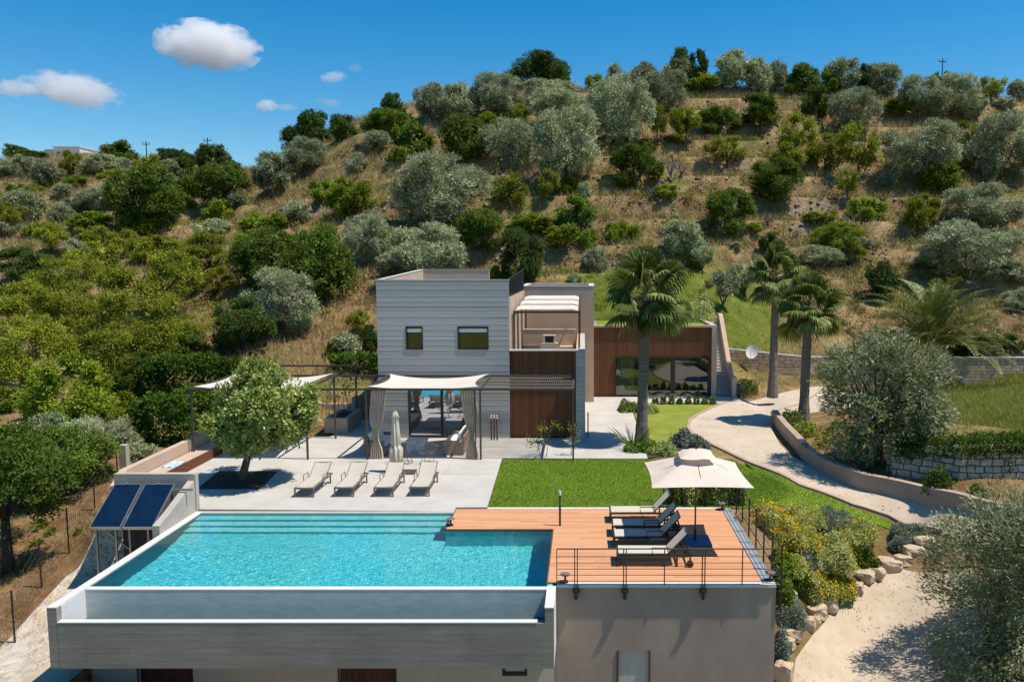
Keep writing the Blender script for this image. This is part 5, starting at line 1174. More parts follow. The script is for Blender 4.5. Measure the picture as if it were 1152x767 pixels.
# ------------------------------------------------------------------ single trees near the house
def tree(name, x, y, z, lab, cat, cr, tr, lm, bm, grp=None, sh=0.):
    o = empty(name, (x, y, z), lab, cat, grp)
    V, Fq, t = crown(**cr); V = V+np.array([sh*(cr['zb']+cr['zt'])/2, 0, 0]); mesh_obj('crown', V+np.array([x, y, z]), Fq, M[lm], o, t)
    b = trunk_mesh(cr['seed'], *tr[:4], limbs=tr[4], fork=tr[5]); b.v = [(p[0]+x+sh*p[2], p[1]+y, p[2]+z) for p in b.v]; b.build('trunk', M[bm], o, True); return o
x, y = G(271, 541)
tree('citrus_tree', x, y, 0, 'round leafy tree with pale leaf tips growing from the square soil bed in the terrace', 'tree', dict(seed=5, w=3.45, zb=1.25, zt=4.15, lobes=15, clumps=760, per=24, ln=.15, wd=.07, tuft=.2, lobe_r=(.24, .38)), (4.0, 3.6, 3.0, .14, 6, .36), 'citrus', 'bark', None, .30)
x, y, z = Gt(987, 522)
tree('olive_tree', x, y, z, 'large silvery olive tree growing above the curved drive wall', 'olive tree', dict(seed=9, w=4.0, zb=.55, zt=Zat(381, y)-z, lobes=15, clumps=700, per=30, ln=.17, wd=.042, tuft=.30, outw=1.2, core=2.5, lobe_r=(.16, .36)), (5.2, 4.6, 4.8, .2, 6, .3), 'nearolive', 'bark')
x, y = 11.35, 18.8
z = ter1(x, y)
tree('olive_tree', x, y, z, 'big silvery olive tree beside the gravel garden path at the picture corner', 'olive tree', dict(seed=21, w=5.2, zb=-.2, zt=4.6, lobes=18, clumps=1500, per=40, ln=.13, wd=.03, tuft=.30, outw=1.25, lobe_r=(.18, .38), core=3), (4.8, 4.4, 4.4, .18, 7, .3), 'nearolive', 'bark')
x, y, z = Gt(10, 645)
tree('carob_tree', x, y, z, 'dark leafy tree with black trunk on the slope beside the wire fence', 'tree', dict(seed=33, w=3.7, zb=1.0, zt=4.3, lobes=10, clumps=520, per=26, ln=.11, wd=.05, tuft=.22), (4.2, 4.0, 3.6, .15, 5, .4), 'carob', 'darkbark')
x, y, z = Gt(64, 560)
tree('carob_tree', x, y, z, 'low dark leafy tree overhanging the shaded slope behind the wire fence', 'tree', dict(seed=34, w=3.2, zb=.3, zt=2.3, lobes=9, clumps=380, per=24, ln=.11, wd=.05, tuft=.22), (2.2, 2.0, 2.6, .1, 5, .3), 'carob', 'darkbark')
# clipped hedge and climbing plants behind the terrace wall
for (px0, px1, pt, pb, Y, D, lab) in ((150, 212, 450, 535, 33.2, 1.3, 'dark green clipped hedge block behind the low terrace wall'), (155, 260, 405, 470, 38.5, 1.6, 'tall dark green hedge behind the white pergola sail'), (196, 240, 440, 500, 36.8, 1.4, 'deep green hedge beside the far pergola post'), (372, 426, 400, 420, 45, 1.0, 'trimmed dark hedge beside the villa flank')):
    zb, zt = Zat(pb, Y), Zat(pt, Y); xa, xb = Xat(px0, Y, zb), Xat(px1, Y, zb); zb = min(zb, ter1((xa+xb)/2, Y))
    r = np.random.default_rng(int(px0)); n = int(15000*(xb-xa)*(zt-zb)/12); Lx, Lz = (xb-xa)/2, (zt-zb)/2
    p = r.uniform(-1, 1, (n, 3)); ax = r.integers(0, 3, n); sg = np.where(r.random(n) < .5, -1., 1.); sg = np.where(ax == 2, 1, sg); sg = np.where((ax == 1) & (r.random(n) < .7), -1, sg)
    p[np.arange(n), ax] = sg*(1-.22*np.abs(r.normal(size=n))); bump_ = 1+.10*np.sin(p[:, 0]*9+p[:, 2]*5)+.07*np.sin(p[:, 1]*13+p[:, 2]*11)
    nr = np.zeros((n, 3)); nr[np.arange(n), ax] = sg
    rr = np.maximum(np.linalg.norm(p, axis=1, ord=4), 1e-6)
    P = np.array([(xa+xb)/2, Y+D/2, (zb+zt)/2])+p/np.maximum(rr, 1)[:, None]*bump_[:, None]*np.array([Lx, D/2, Lz])
    V, Fq, t = leaves(P, unit(nr+r.normal(size=(n, 3))*.8), .17, .10, r, np.clip(.5*r.random(n)+.25*(1+np.sin(P[:, 0]*2.2)*np.cos(P[:, 2]*2.7)), 0, 1))
    o = mesh_obj('hedge', V, Fq, M['ivy'], None, t); tag(o, lab, 'hedge', 'dark hedges behind the terrace')

# ------------------------------------------------------------------ palms
def palm(px, pb, ptop, rcrown, lab, seed, pc, lean=0.):
    x, y = G(px, pb); zc = Zat(pc, y); R_ = rcrown/F*math.hypot(y, 2); r = np.random.default_rng(seed)
    o = empty('fan_palm', (x, y, 0), lab, 'palm', 'fan palms on the lawns')
    b = MB(); n = 26; pts = [(x+lean*(i/n)**1.5, y, zc*i/n) for i in range(n+1)]
    b.tube(pts, [.33-.10*min(i/5, 1)-.03*(i/n)+.014*(i % 2) for i in range(n+1)], 10); b.build('trunk', M['palmbark'], o)
    cx, cy = x+lean, y; top = np.array([cx, cy, zc])
    Vs, Fs, Ts = [], [], []; Vd, Fd, Td = [], [], []; st = MB(); no = nd = 0
    N = 44; els = r.permutation(N)
    for i in range(N):
        el = R(84-122*(els[i]/(N-1))**.9)+r.normal()*.1; az = i*2.39996+r.normal()*.25
        d = np.array([math.cos(az)*math.cos(el), math.sin(az)*math.cos(el), math.sin(el)])
        pl = R_*r.uniform(.40, .62); bl = R_*r.uniform(.40, .52)
        p0 = top+np.array([0, 0, .25*math.sin(el)]); mid = p0+d*pl*.6+np.array([0, 0, .06]); p1 = p0+d*pl+np.array([0, 0, -.12*pl*math.cos(el)])
        st.tube([tuple(p0), tuple(mid), tuple(p1)], [.022, .016, .011], 4)
        d2 = unit(p1-mid); s = unit(np.cross(d2, np.array([0, 0, 1.])+.01)); up = np.cross(s, d2); ro = r.normal()*.75; s, up = s*math.cos(ro)+up*math.sin(ro), up*math.cos(ro)-s*math.sin(ro)
        ns = 22; base_t = r.random()*.5
        for k in range(ns):
            a = R(-118+236*(k+.5)/ns); fold = .18*(1 if k % 2 else -1)
            sd = unit(d2*math.cos(a)+s*math.sin(a)+up*(.25-.45*(1-math.cos(a)))+np.array([0, 0, -.12])); ll = bl*(.78+.22*math.cos(a*.8))
            wv = unit(np.cross(sd, up+s*fold))*bl*.075
            q0 = p1; q1 = p1+sd*ll*.55; q2 = p1+sd*ll*.82+np.array([0, 0, -.09*bl]); q3 = p1+sd*ll*.95+np.array([0, 0, -.32*bl])
            Vs += [q0, q1+wv, q1-wv, q2+wv*.7, q2-wv*.7, q3]; Fs += [(no, no+1, no+2, no+2), (no+1, no+3, no+4, no+2), (no+3, no+5, no+5, no+4)]; Ts += [base_t+.5*r.random()]*3; no += 6
    Fs3 = [tuple(dict.fromkeys(f)) for f in Fs]
    cr = mesh_obj('crown', np.array(Vs), Fs3, M['palmleaf'], o, Ts); st.build('leaf_stalks', M['dateleaf'], cr)
    for i in range(260):
        az = r.uniform(0, 6.28); rr = r.uniform(.1, .42)*R_; z0 = r.uniform(-.15, .1); dn = r.uniform(.5, 1.0)*R_*.62
        q = top+np.array([math.cos(az)*rr*.5, math.sin(az)*rr*.5, z0]); e = top+np.array([math.cos(az)*rr, math.sin(az)*rr, z0-dn]); wv = np.array([-math.sin(az), math.cos(az), 0])*.02
        Vd += [q, q*.5+e*.5+wv+np.array([math.cos(az), math.sin(az), 0])*.1, e, q*.5+e*.5-wv]; Fd.append((nd, nd+1, nd+2, nd+3)); Td.append(r.random()); nd += 4
    mesh_obj('dead_leaves', np.array(Vd), Fd, M['deadleaf'], o, Td)
palm(722, 498, 275, 56, 'tall fan palm with full round crown on the upper lawn before the rust brown wing', 3, 334, .15)
palm(869, 447, 285, 38, 'slim fan palm by the stone wall, the farther one of the pair near the drive', 4, 312, .05)
palm(904, 474, 305, 42, 'fan palm with hanging dead leaves inside the bend of the curved wall', 5, 347, .1)
def datepalm(px, pb, pc, Lf, lab, seed):
    x, y, z = Gt(px, pb); r = np.random.default_rng(seed); zc = Zat(pc, y)
    o = empty('date_palm', (x, y, z), lab, 'palm')
    MB().tube([(x, y, z-.5), (x, y, z+.4*(zc-z)), (x, y, zc)], [.45, .5, .42], 12).build('trunk', M['palmbark'], o)
    V, Fq, T_ = [], [], []; st = MB(); n = 0; N = 64
    for i in range(N):
        el = R(86-80*(i/(N-1))**1.1)+r.normal()*.06; az = i*2.39996+r.normal()*.2; L_ = Lf*r.uniform(.85, 1.08)
        h = np.array([math.cos(az), math.sin(az), 0]); p = np.array([x, y, zc])+h*.2; e = el; pts = [p.copy()]; M_ = 34; ft = r.random()*.5
        for k in range(M_):
            e -= (.022+.030*(k/M_))*(1 if el > .3 else .8); d = h*math.cos(e)+np.array([0, 0, math.sin(e)]); p = p+d*L_/M_; pts.append(p.copy())
            if k > 3:
                s = np.array([-math.sin(az), math.cos(az), 0]); up = np.cross(d, s)*-1; up = up if up[2] > 0 else -up
                ll = L_*.16*math.sin(math.pi*(k/M_*.8+.17))
                for sg in (-1, 1):
                    for jj in (0,):
                        dd = unit(d*.75+s*sg*.85+up*.35+r.normal(size=3)*.07); w_ = unit(np.cross(dd, up))*.055; a = p+d*L_/M_*jj
                        V += [a, a+dd*ll*.5+w_, a+dd*ll+np.array([0, 0, -.06*ll]), a+dd*ll*.5-w_]; Fq.append((n, n+1, n+2, n+3)); T_.append(min(1, ft+.5*r.random())); n += 4
        st.tube([tuple(q) for q in pts[::4]], [.03-.0028*q for q in range(len(pts[::4]))], 4)
    cr = mesh_obj('crown', np.array(V), np.array(Fq), M['dateleaf'], o, T_); st.build('leaf_stalks', M['almond'], cr)
datepalm(1047, 412, 388, 5.6, 'wide feathery date palm on the bank above the brown stone wall', 8)

# ------------------------------------------------------------------ garden bed plants and rocks
def mound(name, px, py, w, h, mats, lab, cat, grp, seed, base=None, n=900, ln=.09, wd=.02, flower=0, fm=None, zb=None):
    """low rounded plant of many fine shoots, with a part of flowers on top when it blooms"""
    x, y, z = base or Gt(px, py); r = np.random.default_rng(seed)
    d = unit(r.normal(size=(n, 3))); d[:, 2] = np.abs(d[:, 2]); lump = 1+.16*np.sin(d[:, 0]*5+seed)+.13*np.sin(d[:, 1]*6+seed*2)
    P = d*np.array([w/2, w/2, h])*(lump*r.uniform(.7, 1, n)**.5)[:, None]
    dd = unit(d*.7+r.normal(size=(n, 3))*.8+np.array([0, 0, .3])); cl = .5+.5*np.sin(d[:, 0]*9+seed)*np.sin(d[:, 1]*8+seed*3)
    V, Fq, t = leaves(P+np.array([x, y, z-.03]), dd, ln*1.15, wd*1.9, r, .6*r.random(n)+.4*cl, unit(d+np.array([0, 0, .4])+r.normal(size=(n, 3))*.35))
    o = mesh_obj(name, V, Fq, M[mats], None, t)
    V2 = V-np.array([x, y, z]); o.data.vertices.foreach_set('co', V2.astype(np.float32).ravel()); o.location = (x, y, z); o.data.update()
    if flower:
        d = unit(r.normal(size=(flower, 3))); d[:, 2] = np.abs(d[:, 2])*.9+.12; lump = 1+.16*np.sin(d[:, 0]*5+seed)+.13*np.sin(d[:, 1]*6+seed*2)
        P = d*np.array([w/2, w/2, h])*(lump*1.02)[:, None]+d*.06
        V, Fq, t = leaves(P+np.array([x, y, z-.02]), unit(r.normal(size=(flower, 3))), .055, .05, r, r.random(flower))
        mesh_obj('flowers', V, Fq, M[fm or 'yellow'], o, t)['kind'] = 'stuff'
    return tag(o, lab, cat, grp)
FL_ = 'yellow flowering shrubs in the garden bed'
ys = [(866, 588, 46, 30, 'yellow flowering shrub right behind the side railing, tallest against the lawn'), (903, 583, 44, 20, 'pale sage mound with yellow blooms below the lawn edge'), (956, 597, 52, 26, 'wide yellow flowering mound next to the blue-grey dome'), (884, 610, 40, 24, 'bright yellow flowering shrub in the middle of the bed by the railing'), (932, 628, 62, 36, 'big sage mound sprinkled with yellow flowers above the boulders'), (905, 610, 40, 24, 'yellow flowering mound between the railing shrubs and the blue-grey dome'), (914, 663, 46, 28, 'low yellow flowering mound beside the path boulders'), (945, 667, 28, 22, 'small yellow flowering mound touching the path boulders'), (884, 640, 38, 26, 'green and yellow shrub against the deck corner')]
for i, (px, py, w, h, lab) in enumerate(ys):
    x, y, z = Gt(px, py+6); k = math.hypot(y, 9)/F
    mound('flowering_shrub', 0, 0, w*k*1.0, h*k*.75, 'santolina', lab, 'shrub', FL_, 40+i, (x, y, z), 6500, .06, .018, (900, 300, 420, 700, 240, 600, 420, 420, 300)[i])
bl = [(937, 592, 34, 20, 'blue-grey lavender dome among the yellow flowering shrubs'), (1022, 603, 36, 17, 'blue-grey lavender dome at the tip of the lawn'), (889, 700, 30, 26, 'blue-grey lavender clump below the deck corner by the boulders'), (876, 735, 20, 24, 'grey lavender clump hugging the plaster wall'), (903, 634, 26, 18, 'mauve grey lavender clump in the middle of the bed'), (1012, 612, 26, 12, 'small lavender clump beside the end boulders')]
for i, (px, py, w, h, lab) in enumerate(bl):
    x, y, z = Gt(px, py+5); k = math.hypot(y, 9)/F
    mound('lavender', 0, 0, w*k*1.1, h*k, 'lavender', lab, 'lavender', 'lavender clumps in the garden bed', 60+i, (x, y, z), 3600, .09, .012, 160 if i == 4 else 0, 'purple')
gb = [(968, 628, 24, 24, 'dark green upright herb beside the boulders'), (978, 634, 18, 18, 'small dark green herb touching the path boulders'), (876, 668, 34, 40, 'fresh green bush squeezed between deck corner and bed'), (940, 655, 36, 18, 'dark green low plant between the two rows of boulders'), (895, 655, 34, 22, 'mid green leafy bush below the railing'), (878, 640, 26, 34, 'tall green bush behind the railing end'), (900, 625, 30, 20, 'green filler bush between the yellow mounds')]
for i, (px, py, w, h, lab) in enumerate(gb):
    x, y, z = Gt(px, py+6); k = math.hypot(y, 9)/F
    mound('green_bush', 0, 0, w*k*1.0, h*k*.7, 'shrubleaf' if i % 2 else 'carob', lab, 'bush', 'green bushes in the garden bed', 80+i, (x, y, z), 2200, .09, .03)
for i, px in enumerate((762, 778, 794, 810, 826)):
    x, y = Xat(px, 25.5, .2), 25.5
    mound('hedge_plant', 0, 0, .75, .95, 'santolina' if i % 2 else 'carob', f'leafy green plant behind the deck under the parasol, {ORD[i]} from the left', 'bush', 'plants in a row behind the deck', 90+i, (x, y, ter1(x, y)), 2000, .09, .03, 40)
def rock(px, py, w, h, lab, seed, mk='rock'):
    x, y, z = Gt(px, py); r = random.Random(seed); k = math.hypot(y, 9)/F; w *= k*.92; h *= k*.95
    import bmesh
    bm = bmesh.new(); bmesh.ops.create_cube(bm, size=1)
    bmesh.ops.subdivide_edges(bm, edges=bm.edges[:], cuts=3, use_grid_fill=True)
    for v in bm.verts:
        p = v.co; q = p.normalized()*.62; v.co = p.lerp(q, .35)+Vector((mnoise.noise(p*2.3+Vector((seed*3.1, 0, 0))), mnoise.noise(p*2.3+Vector((0, seed*2.7, 5))), mnoise.noise(p*2.3+Vector((9, 0, seed*1.3)))))*.13
        v.co = Vector((v.co.x*w, v.co.y*w*r.uniform(.7, .8), v.co.z*h*1.0))
    me = bpy.data.meshes.new('boulder'); bm.to_mesh(me); bm.free(); me.materials.append(M[mk])
    o = bpy.data.objects.new('boulder', me); C.objects.link(o); o.location = (x, y, z+h*.18); o.rotation_euler = (r.uniform(-.1, .1), r.uniform(-.1, .1), r.uniform(-.6, .6))
    return tag(o, lab, 'boulder', 'pale boulders edging the garden bed')
rk = [(882, 757, 20, 30), (886, 726, 16, 14), (891, 712, 20, 14), (908, 700, 18, 16), (918, 690, 22, 18), (931, 681, 22, 16), (962, 660, 18, 12), (972, 650, 22, 12), (984, 644, 22, 13), (1000, 636, 26, 14), (1016, 630, 20, 12), (1026, 620, 26, 14), (1040, 611, 24, 12)]
for i, (px, py, w, h) in enumerate(rk): rock(px, py+h*.3, w, h, f'pale boulder edging the garden path, {ORD[i]} one up from the deck wall', i+1)
for i, (px, py, w, h, lab) in enumerate(((916, 641, 22, 14, 'cream boulder in the middle of the bed'), (926, 635, 16, 10, 'smaller cream boulder in the middle of the bed'), (885, 674, 22, 14, 'tan boulder in the bed close to the deck corner'), (957, 608, 20, 14, 'pinkish boulder behind the blue-grey dome'), (880, 690, 14, 14, 'tan boulder against the plaster wall'))): rock(px, py+4, w, h, lab, 30+i)

# upper lawn plants
for i, (px, py, w, h, lab, m_) in enumerate(((706, 462, 22, 10, 'low rosemary mound at the paving edge before the wing', 'carob'), (728, 463, 22, 8, 'low green mound next to the palm trunk before the wing', 'santolina'), (722, 506, 36, 9, 'green bed plant at the foot of the tall palm', 'carob'), (745, 508, 34, 9, 'grey-green bed plant beside the palm foot', 'santolina'), (768, 500, 26, 14, 'mauve lavender at the bend of the drive kerb', 'lavender'), (784, 504, 28, 12, 'blue-grey lavender behind the parasol top', 'lavender'), (824, 441, 20, 14, 'grey-green bush at the foot of the outdoor stair', 'lavender'), (840, 440, 22, 12, 'dark green bush below the stone wall', 'carob'))):
    x, y = G(px, py); k = y/F
    mound('lawn_plant', 0, 0, w*k, h*k*1.1, m_, lab, 'bush', 'low plants around the upper lawn', 110+i, (x, y, 0), 1200, .12, .03, 130 if 'mauve' in lab else 0, 'purple')
for i in range(8):
    px = 737+i*9.3; x, y = Xat(px, 43.7, .1), 43.7
    mound('hedge_plant', 0, 0, .28, .28+.08*(i % 3), 'carob', f'small clipped plant along the wing paving, {ORD[i]} from the left', 'bush', 'small plants along the wing paving', 130+i, (x, y, 0), 260, .1, .03)
for i, px in enumerate((727, 742, 757, 775, 790)):
    x, y = Xat(px, 45.6, .1), 45.6
    mound('flower_clump', 0, 0, .7, .16, 'lavender', f'pale mauve flower clump under the wing window, {ORD[i]} from the left', 'flowers', 'flower clumps under the wing window', 150+i, (x, y, 0), 260, .1, .02, 60, 'purple')
x, y = G(711, 505); b = MB(); r = random.Random(4)
for i in range(60):
    a = r.uniform(0, 6.28); e = r.uniform(.6, 1.4); l = r.uniform(.9, 1.5); c_, s_ = math.cos(a)*math.cos(e), math.sin(a)*math.cos(e)
    b.add([(x-s_*.02, y+c_*.02, 0), (x+s_*.02, y-c_*.02, 0), (x+c_*l*.6+s_*.015, y+s_*l*.6-c_*.015, l*.6*math.sin(e)), (x+c_*l, y+s_*l, l*math.sin(e)*.9)], [(0, 1, 2), (0, 2, 3)])
o = b.build('spiky_grass', M['palmleaf']); tag(o, 'spiky dark grass clump beside the tall palm trunk', 'plant')
x, y = Xat(790, 50.5, 4), 50.5
mound('flower_clump', 0, 0, 1.7, 1.5, 'santolina', 'white flowering bush on the green roof edge above the stair', 'bush', None, 170, (x, y, 4.1), 900, .2, .03, 220, 'whitefl')
# thin saplings by the entrance
def sapling(px, pb, pt, lab, seed, dx):
    x, y = G(px, pb); zt = Zat(pt, y); r = random.Random(seed); o = empty('sapling', (x, y, 0), lab, 'sapling', 'thin saplings by the entrance')
    b = MB(); tips = []
    b.tube([(x, y, 0), (x+dx*.5, y, zt*.5), (x+dx, y, zt)], [.014, .011, .006], 5)
    for i in range(7):
        t = r.uniform(.35, .95); e = (x+dx*t+r.uniform(-.45, .45), y+r.uniform(-.3, .3), zt*t+r.uniform(.1, .4)); b.tube([(x+dx*t, y, zt*t), e], [.007, .003], 4); tips.append(e)
    b.build('trunk', M['bare'], o)
    rr = np.random.default_rng(seed); n = 130; P = np.array([tips[i % 7] for i in range(n)])+rr.normal(size=(n, 3))*.10
    V, Fq, t = leaves(P, unit(rr.normal(size=(n, 3))), .09, .05, rr, rr.random(n)); mesh_obj('crown', V, Fq, M['almond'], o, t)
sapling(615, 512, 478, 'thin leaning sapling with yellowish leaves before the brown cladding', 5, .15)
sapling(643, 512, 480, 'thin sapling with yellow-green leaves beside the end cladding', 6, -.05)
sapling(607, 513, 495, 'tiny bare sapling at the lawn edge before the entrance', 7, -.05)
# vines in the raised planter and grass patch
x, y = Xat(378, 37, .6), 37.0
o = empty('climbing_vine', (x, y, .6), 'sparse climbing vine with arching bare stems in the raised planter', 'vine'); b = MB(); r = random.Random(3)
for i in range(9):
    x0 = x+r.uniform(-.6, .6); y0 = y+r.uniform(-.6, .6); b.tube([(x0, y0, .5), (x0+r.uniform(-.2, .2), y0, 1.4), (x0+r.uniform(-.4, .4), y0, 2.0), (x0+r.uniform(-.8, .8), y0, 2.3)], .015, 5)
b.build('stem', M['bare'], o); rr = np.random.default_rng(3); n = 260
V, Fq, t = leaves(np.array([x, y, 1.7])+rr.normal(size=(n, 3))*np.array([.6, .5, .5]), unit(rr.normal(size=(n, 3))), .13, .08, rr, rr.random(n)); mesh_obj('leaves', V, Fq, M['almond'], o, t)
# greenery on the dry stone wall
P0, P1 = DSW[0][1], DSW[-1][1]; rr = np.random.default_rng(8); n = 9000; u = rr.random(n)
xs = np.interp(u, [0, 1], [P0[0], P1[0]]); yy = np.interp(xs, [p[1][0] for p in DSW], [p[1][1] for p in DSW]); zz = np.interp(xs, [p[1][0] for p in DSW], [p[1][2] for p in DSW])
hang = rr.random(n) < .3; off = np.where(hang, -.06-rr.random(n)*.1, rr.random(n)*.9); dz = np.where(hang, -rr.random(n)**2*.35, rr.random(n)*.28)
V, Fq, t = leaves(np.stack([xs, yy+off, zz+dz], 1), unit(rr.normal(size=(n, 3))+np.array([0, -.3, .3])), .14, .05, rr, rr.random(n))
o = mesh_obj('groundcover', V, Fq, M['ivy'], None, t); tag(o, 'dense green groundcover spilling over the dry stone wall', 'groundcover', None, 'stuff')
for i, (px, py, w, h, lab) in enumerate(((1055, 555, 34, 26, 'straggly green bush at the foot of the dry stone wall'), (1100, 560, 16, 10, 'small green weed clump on the bank above the curved wall'), (1130, 530, 26, 22, 'pale straggly bush before the dry stone wall'), (890, 480, 22, 18, 'green weed bush behind the end of the curved wall'), (905, 492, 26, 16, 'yellowish weed bush under the fan palm'), (940, 500, 40, 24, 'dark bush in the shade of the large olive tree'), (1030, 520, 30, 24, 'leafy bush between olive tree and dry stone wall'))):
    x, y, z = Gt(px, py); k = math.hypot(y, 8)/F
    mound('weed_bush', 0, 0, w*k, h*k, ('carob', 'shrubleaf', 'almond')[i % 3], lab, 'bush', 'weed bushes on the bank', 190+i, (x, y, z), 900, .1, .035)

# ------------------------------------------------------------------ grass blades, dry grass, field stones (stuff)
def excluded(X, Y):
    e = polydist(X, Y, PLATEAU) < .3
    e |= (X > -12.6) & (X < 5.0) & (Y > 16) & (Y < 25)
    pdv = [p for p in dl]+[p for p in dr][::-1]; e |= polydist(X, Y, pdv) < .25
    pth = [gp(1008, 640), gp(962, 668), gp(915, 715), gp(895, 745), (4.9, 16), (11, 16), gp(1110, 730), gp(1095, 680), gp(1075, 648)]; e |= polydist(X, Y, pth) < .2
    rb = [gp(-5, 735), gp(38, 690), gp(75, 650), gp(108, 606), gp(128, 580), (-12.2, 24.3), (-12.2, 16)]; e |= polydist(X, Y, rb) < .1
    ya = [G(866, 457.5), G(930, 436.5), G(1010, 447), G(960, 462), G(880, 470)]; e |= polydist(X, Y, ya) < .2
    e |= polydist(X, Y, [(4.9, 24.9)]+edge_out[1:]+edge_in[::-1]) < .1
    return e
def blades(name, n, lnD, urange, hgt, m, seed, keep=None, lean=.5, per=3, wid=.02, tmean=None):
    r = np.random.default_rng(seed)
    D = np.exp(r.uniform(*lnD, n)); u = r.uniform(*urange, n); X = u*D; Y = D
    k = ~excluded(X, Y)
    if keep is not None: k &= keep(X, Y, r)
    X, Y = X[k], Y[k]; Z = terr(X, Y); n = len(X)
    q = np.repeat(np.arange(n), per); N = n*per
    sc = (Y/40)**.5
    b = np.stack([X[q], Y[q], Z[q]-.02], 1)+r.normal(size=(N, 3))*np.array([.09, .09, 0])*sc[q][:, None]
    h = hgt*r.uniform(.5, 1.3, N)*sc[q]; d = r.normal(size=(N, 2))*lean; tip = b+np.stack([d[:, 0]*h, d[:, 1]*h, h], 1)
    a = r.uniform(0, 6.28, N); w = np.stack([np.cos(a), np.sin(a), 0*a], 1)*(wid*sc[q])[:, None]
    V = np.stack([b-w, b+w, tip], 1).reshape(-1, 3); t = np.clip(.5*r.random(n)[q]+.5*r.random(N), 0, 1)
    o = mesh_obj(name, V, np.arange(N*3).reshape(N, 3), m, None, t); return o
def nz(X, Y, s, sd): return vnoise(X, Y, s, sd)
def greenzone(X, Y):
    g = polydist(X, Y, [at_(640, 50), at_(870, 50), at_(880, 57), at_(850, 62), at_(640, 60)]) < 1
    return g | (polydist(X, Y, [at_(1062, 33), at_(1250, 30), at_(1300, 50), at_(1075, 51)]) < .5)
o = blades('dry_grass', 60000, (math.log(44), math.log(175)), (-.75, .6), .55, M['straw'], 1, lambda X, Y, r: (nz(X, Y, .25, 4) > -.35) & ~greenzone(X, Y)); tag(o, 'dry straw coloured grass covering the hillside', 'grass', None, 'stuff')
o = blades('wild_grass', 17000, (math.log(40), math.log(170)), (-.75, .6), .40, M['wildgreen'], 2, lambda X, Y, r: (nz(X, Y, .25, 4) < -.1) | greenzone(X, Y)); tag(o, 'green wild grass growing in patches over the hillside', 'grass', None, 'stuff')
o = blades('slope_grass', 7000, (math.log(17), math.log(44)), (-.78, -.38), .22, M['straw'], 3, None, .7, 3, .012); tag(o, 'short dry grass and straw on the slope beside the fence', 'grass', None, 'stuff')
o = blades('slope_weeds', 3500, (math.log(17), math.log(44)), (-.78, -.38), .24, M['wildgreen'], 9, lambda X, Y, r: nz(X, Y, .7, 6) > .15, .7, 4, .016); tag(o, 'green weeds in patches on the slope beside the fence', 'weeds', None, 'stuff')
o = blades('bank_grass', 6500, (math.log(22), math.log(52)), (.2, .62), .22, M['wildgreen'], 5, lambda X, Y, r: (nz(X, Y, .5, 5) > .0) | greenzone(X, Y), .6, 3, .016); tag(o, 'rough green grass on the bank and field beside the drive', 'grass', None, 'stuff')
o = blades('meadow', 12000, (math.log(30), math.log(52)), (.42, .62), .30, M['wildgreen'], 15, lambda X, Y, r: greenzone(X, Y), .6, 3, .016); tag(o, 'green meadow grass in the field beside the stone wall', 'grass', None, 'stuff')
# low scrub
def scrub(name, n, lnD, ur, size, m, seed, keep, lab):
    r = np.random.default_rng(seed); D = np.exp(r.uniform(*lnD, n)); X, Y = r.uniform(*ur, n)*D, D
    k = (~excluded(X, Y)) & keep(X, Y); X, Y = X[k], Y[k]; Z = terr(X, Y); n = len(X); per = 46; q = np.repeat(np.arange(n), per); N = n*per
    s_ = size*r.uniform(.35, 1.2, n)*(Y/70)**.35; d = unit(r.normal(size=(N, 3))); d[:, 2] = np.abs(d[:, 2])
    P = np.stack([X, Y, Z], 1)[q]+d*(s_[q]*r.uniform(.4, 1, N))[:, None]*np.array([1, 1, .8])
    V, Fq, t = leaves(P, unit(d*.5+r.normal(size=(N, 3))), .22, .085, r, np.clip(.5*r.random(n)[q]+.5*r.random(N), 0, 1), unit(d+r.normal(size=(N, 3))*.5)); V = V
    o = mesh_obj(name, V, Fq, M[m], None, t); tag(o, lab, 'undergrowth', None, 'stuff')
scrub('dry_scrub', 4200, (math.log(54), math.log(180)), (-.75, .6), .75, 'scrub', 31, lambda X, Y: ~greenzone(X, Y), 'low brownish scrub scattered over the dry hillside')
scrub('green_scrub', 2600, (math.log(50), math.log(180)), (-.75, .6), .8, 'almond', 32, lambda X, Y: nz(X, Y, .2, 11) > -.1, 'low yellow-green scrub scattered over the hillside')
scrub('slope_scrub', 260, (math.log(23), math.log(50)), (-.78, -.36), .35, 'shrubleaf', 33, lambda X, Y: nz(X, Y, .6, 6) > .1, 'small green weeds on the slope by the fence')
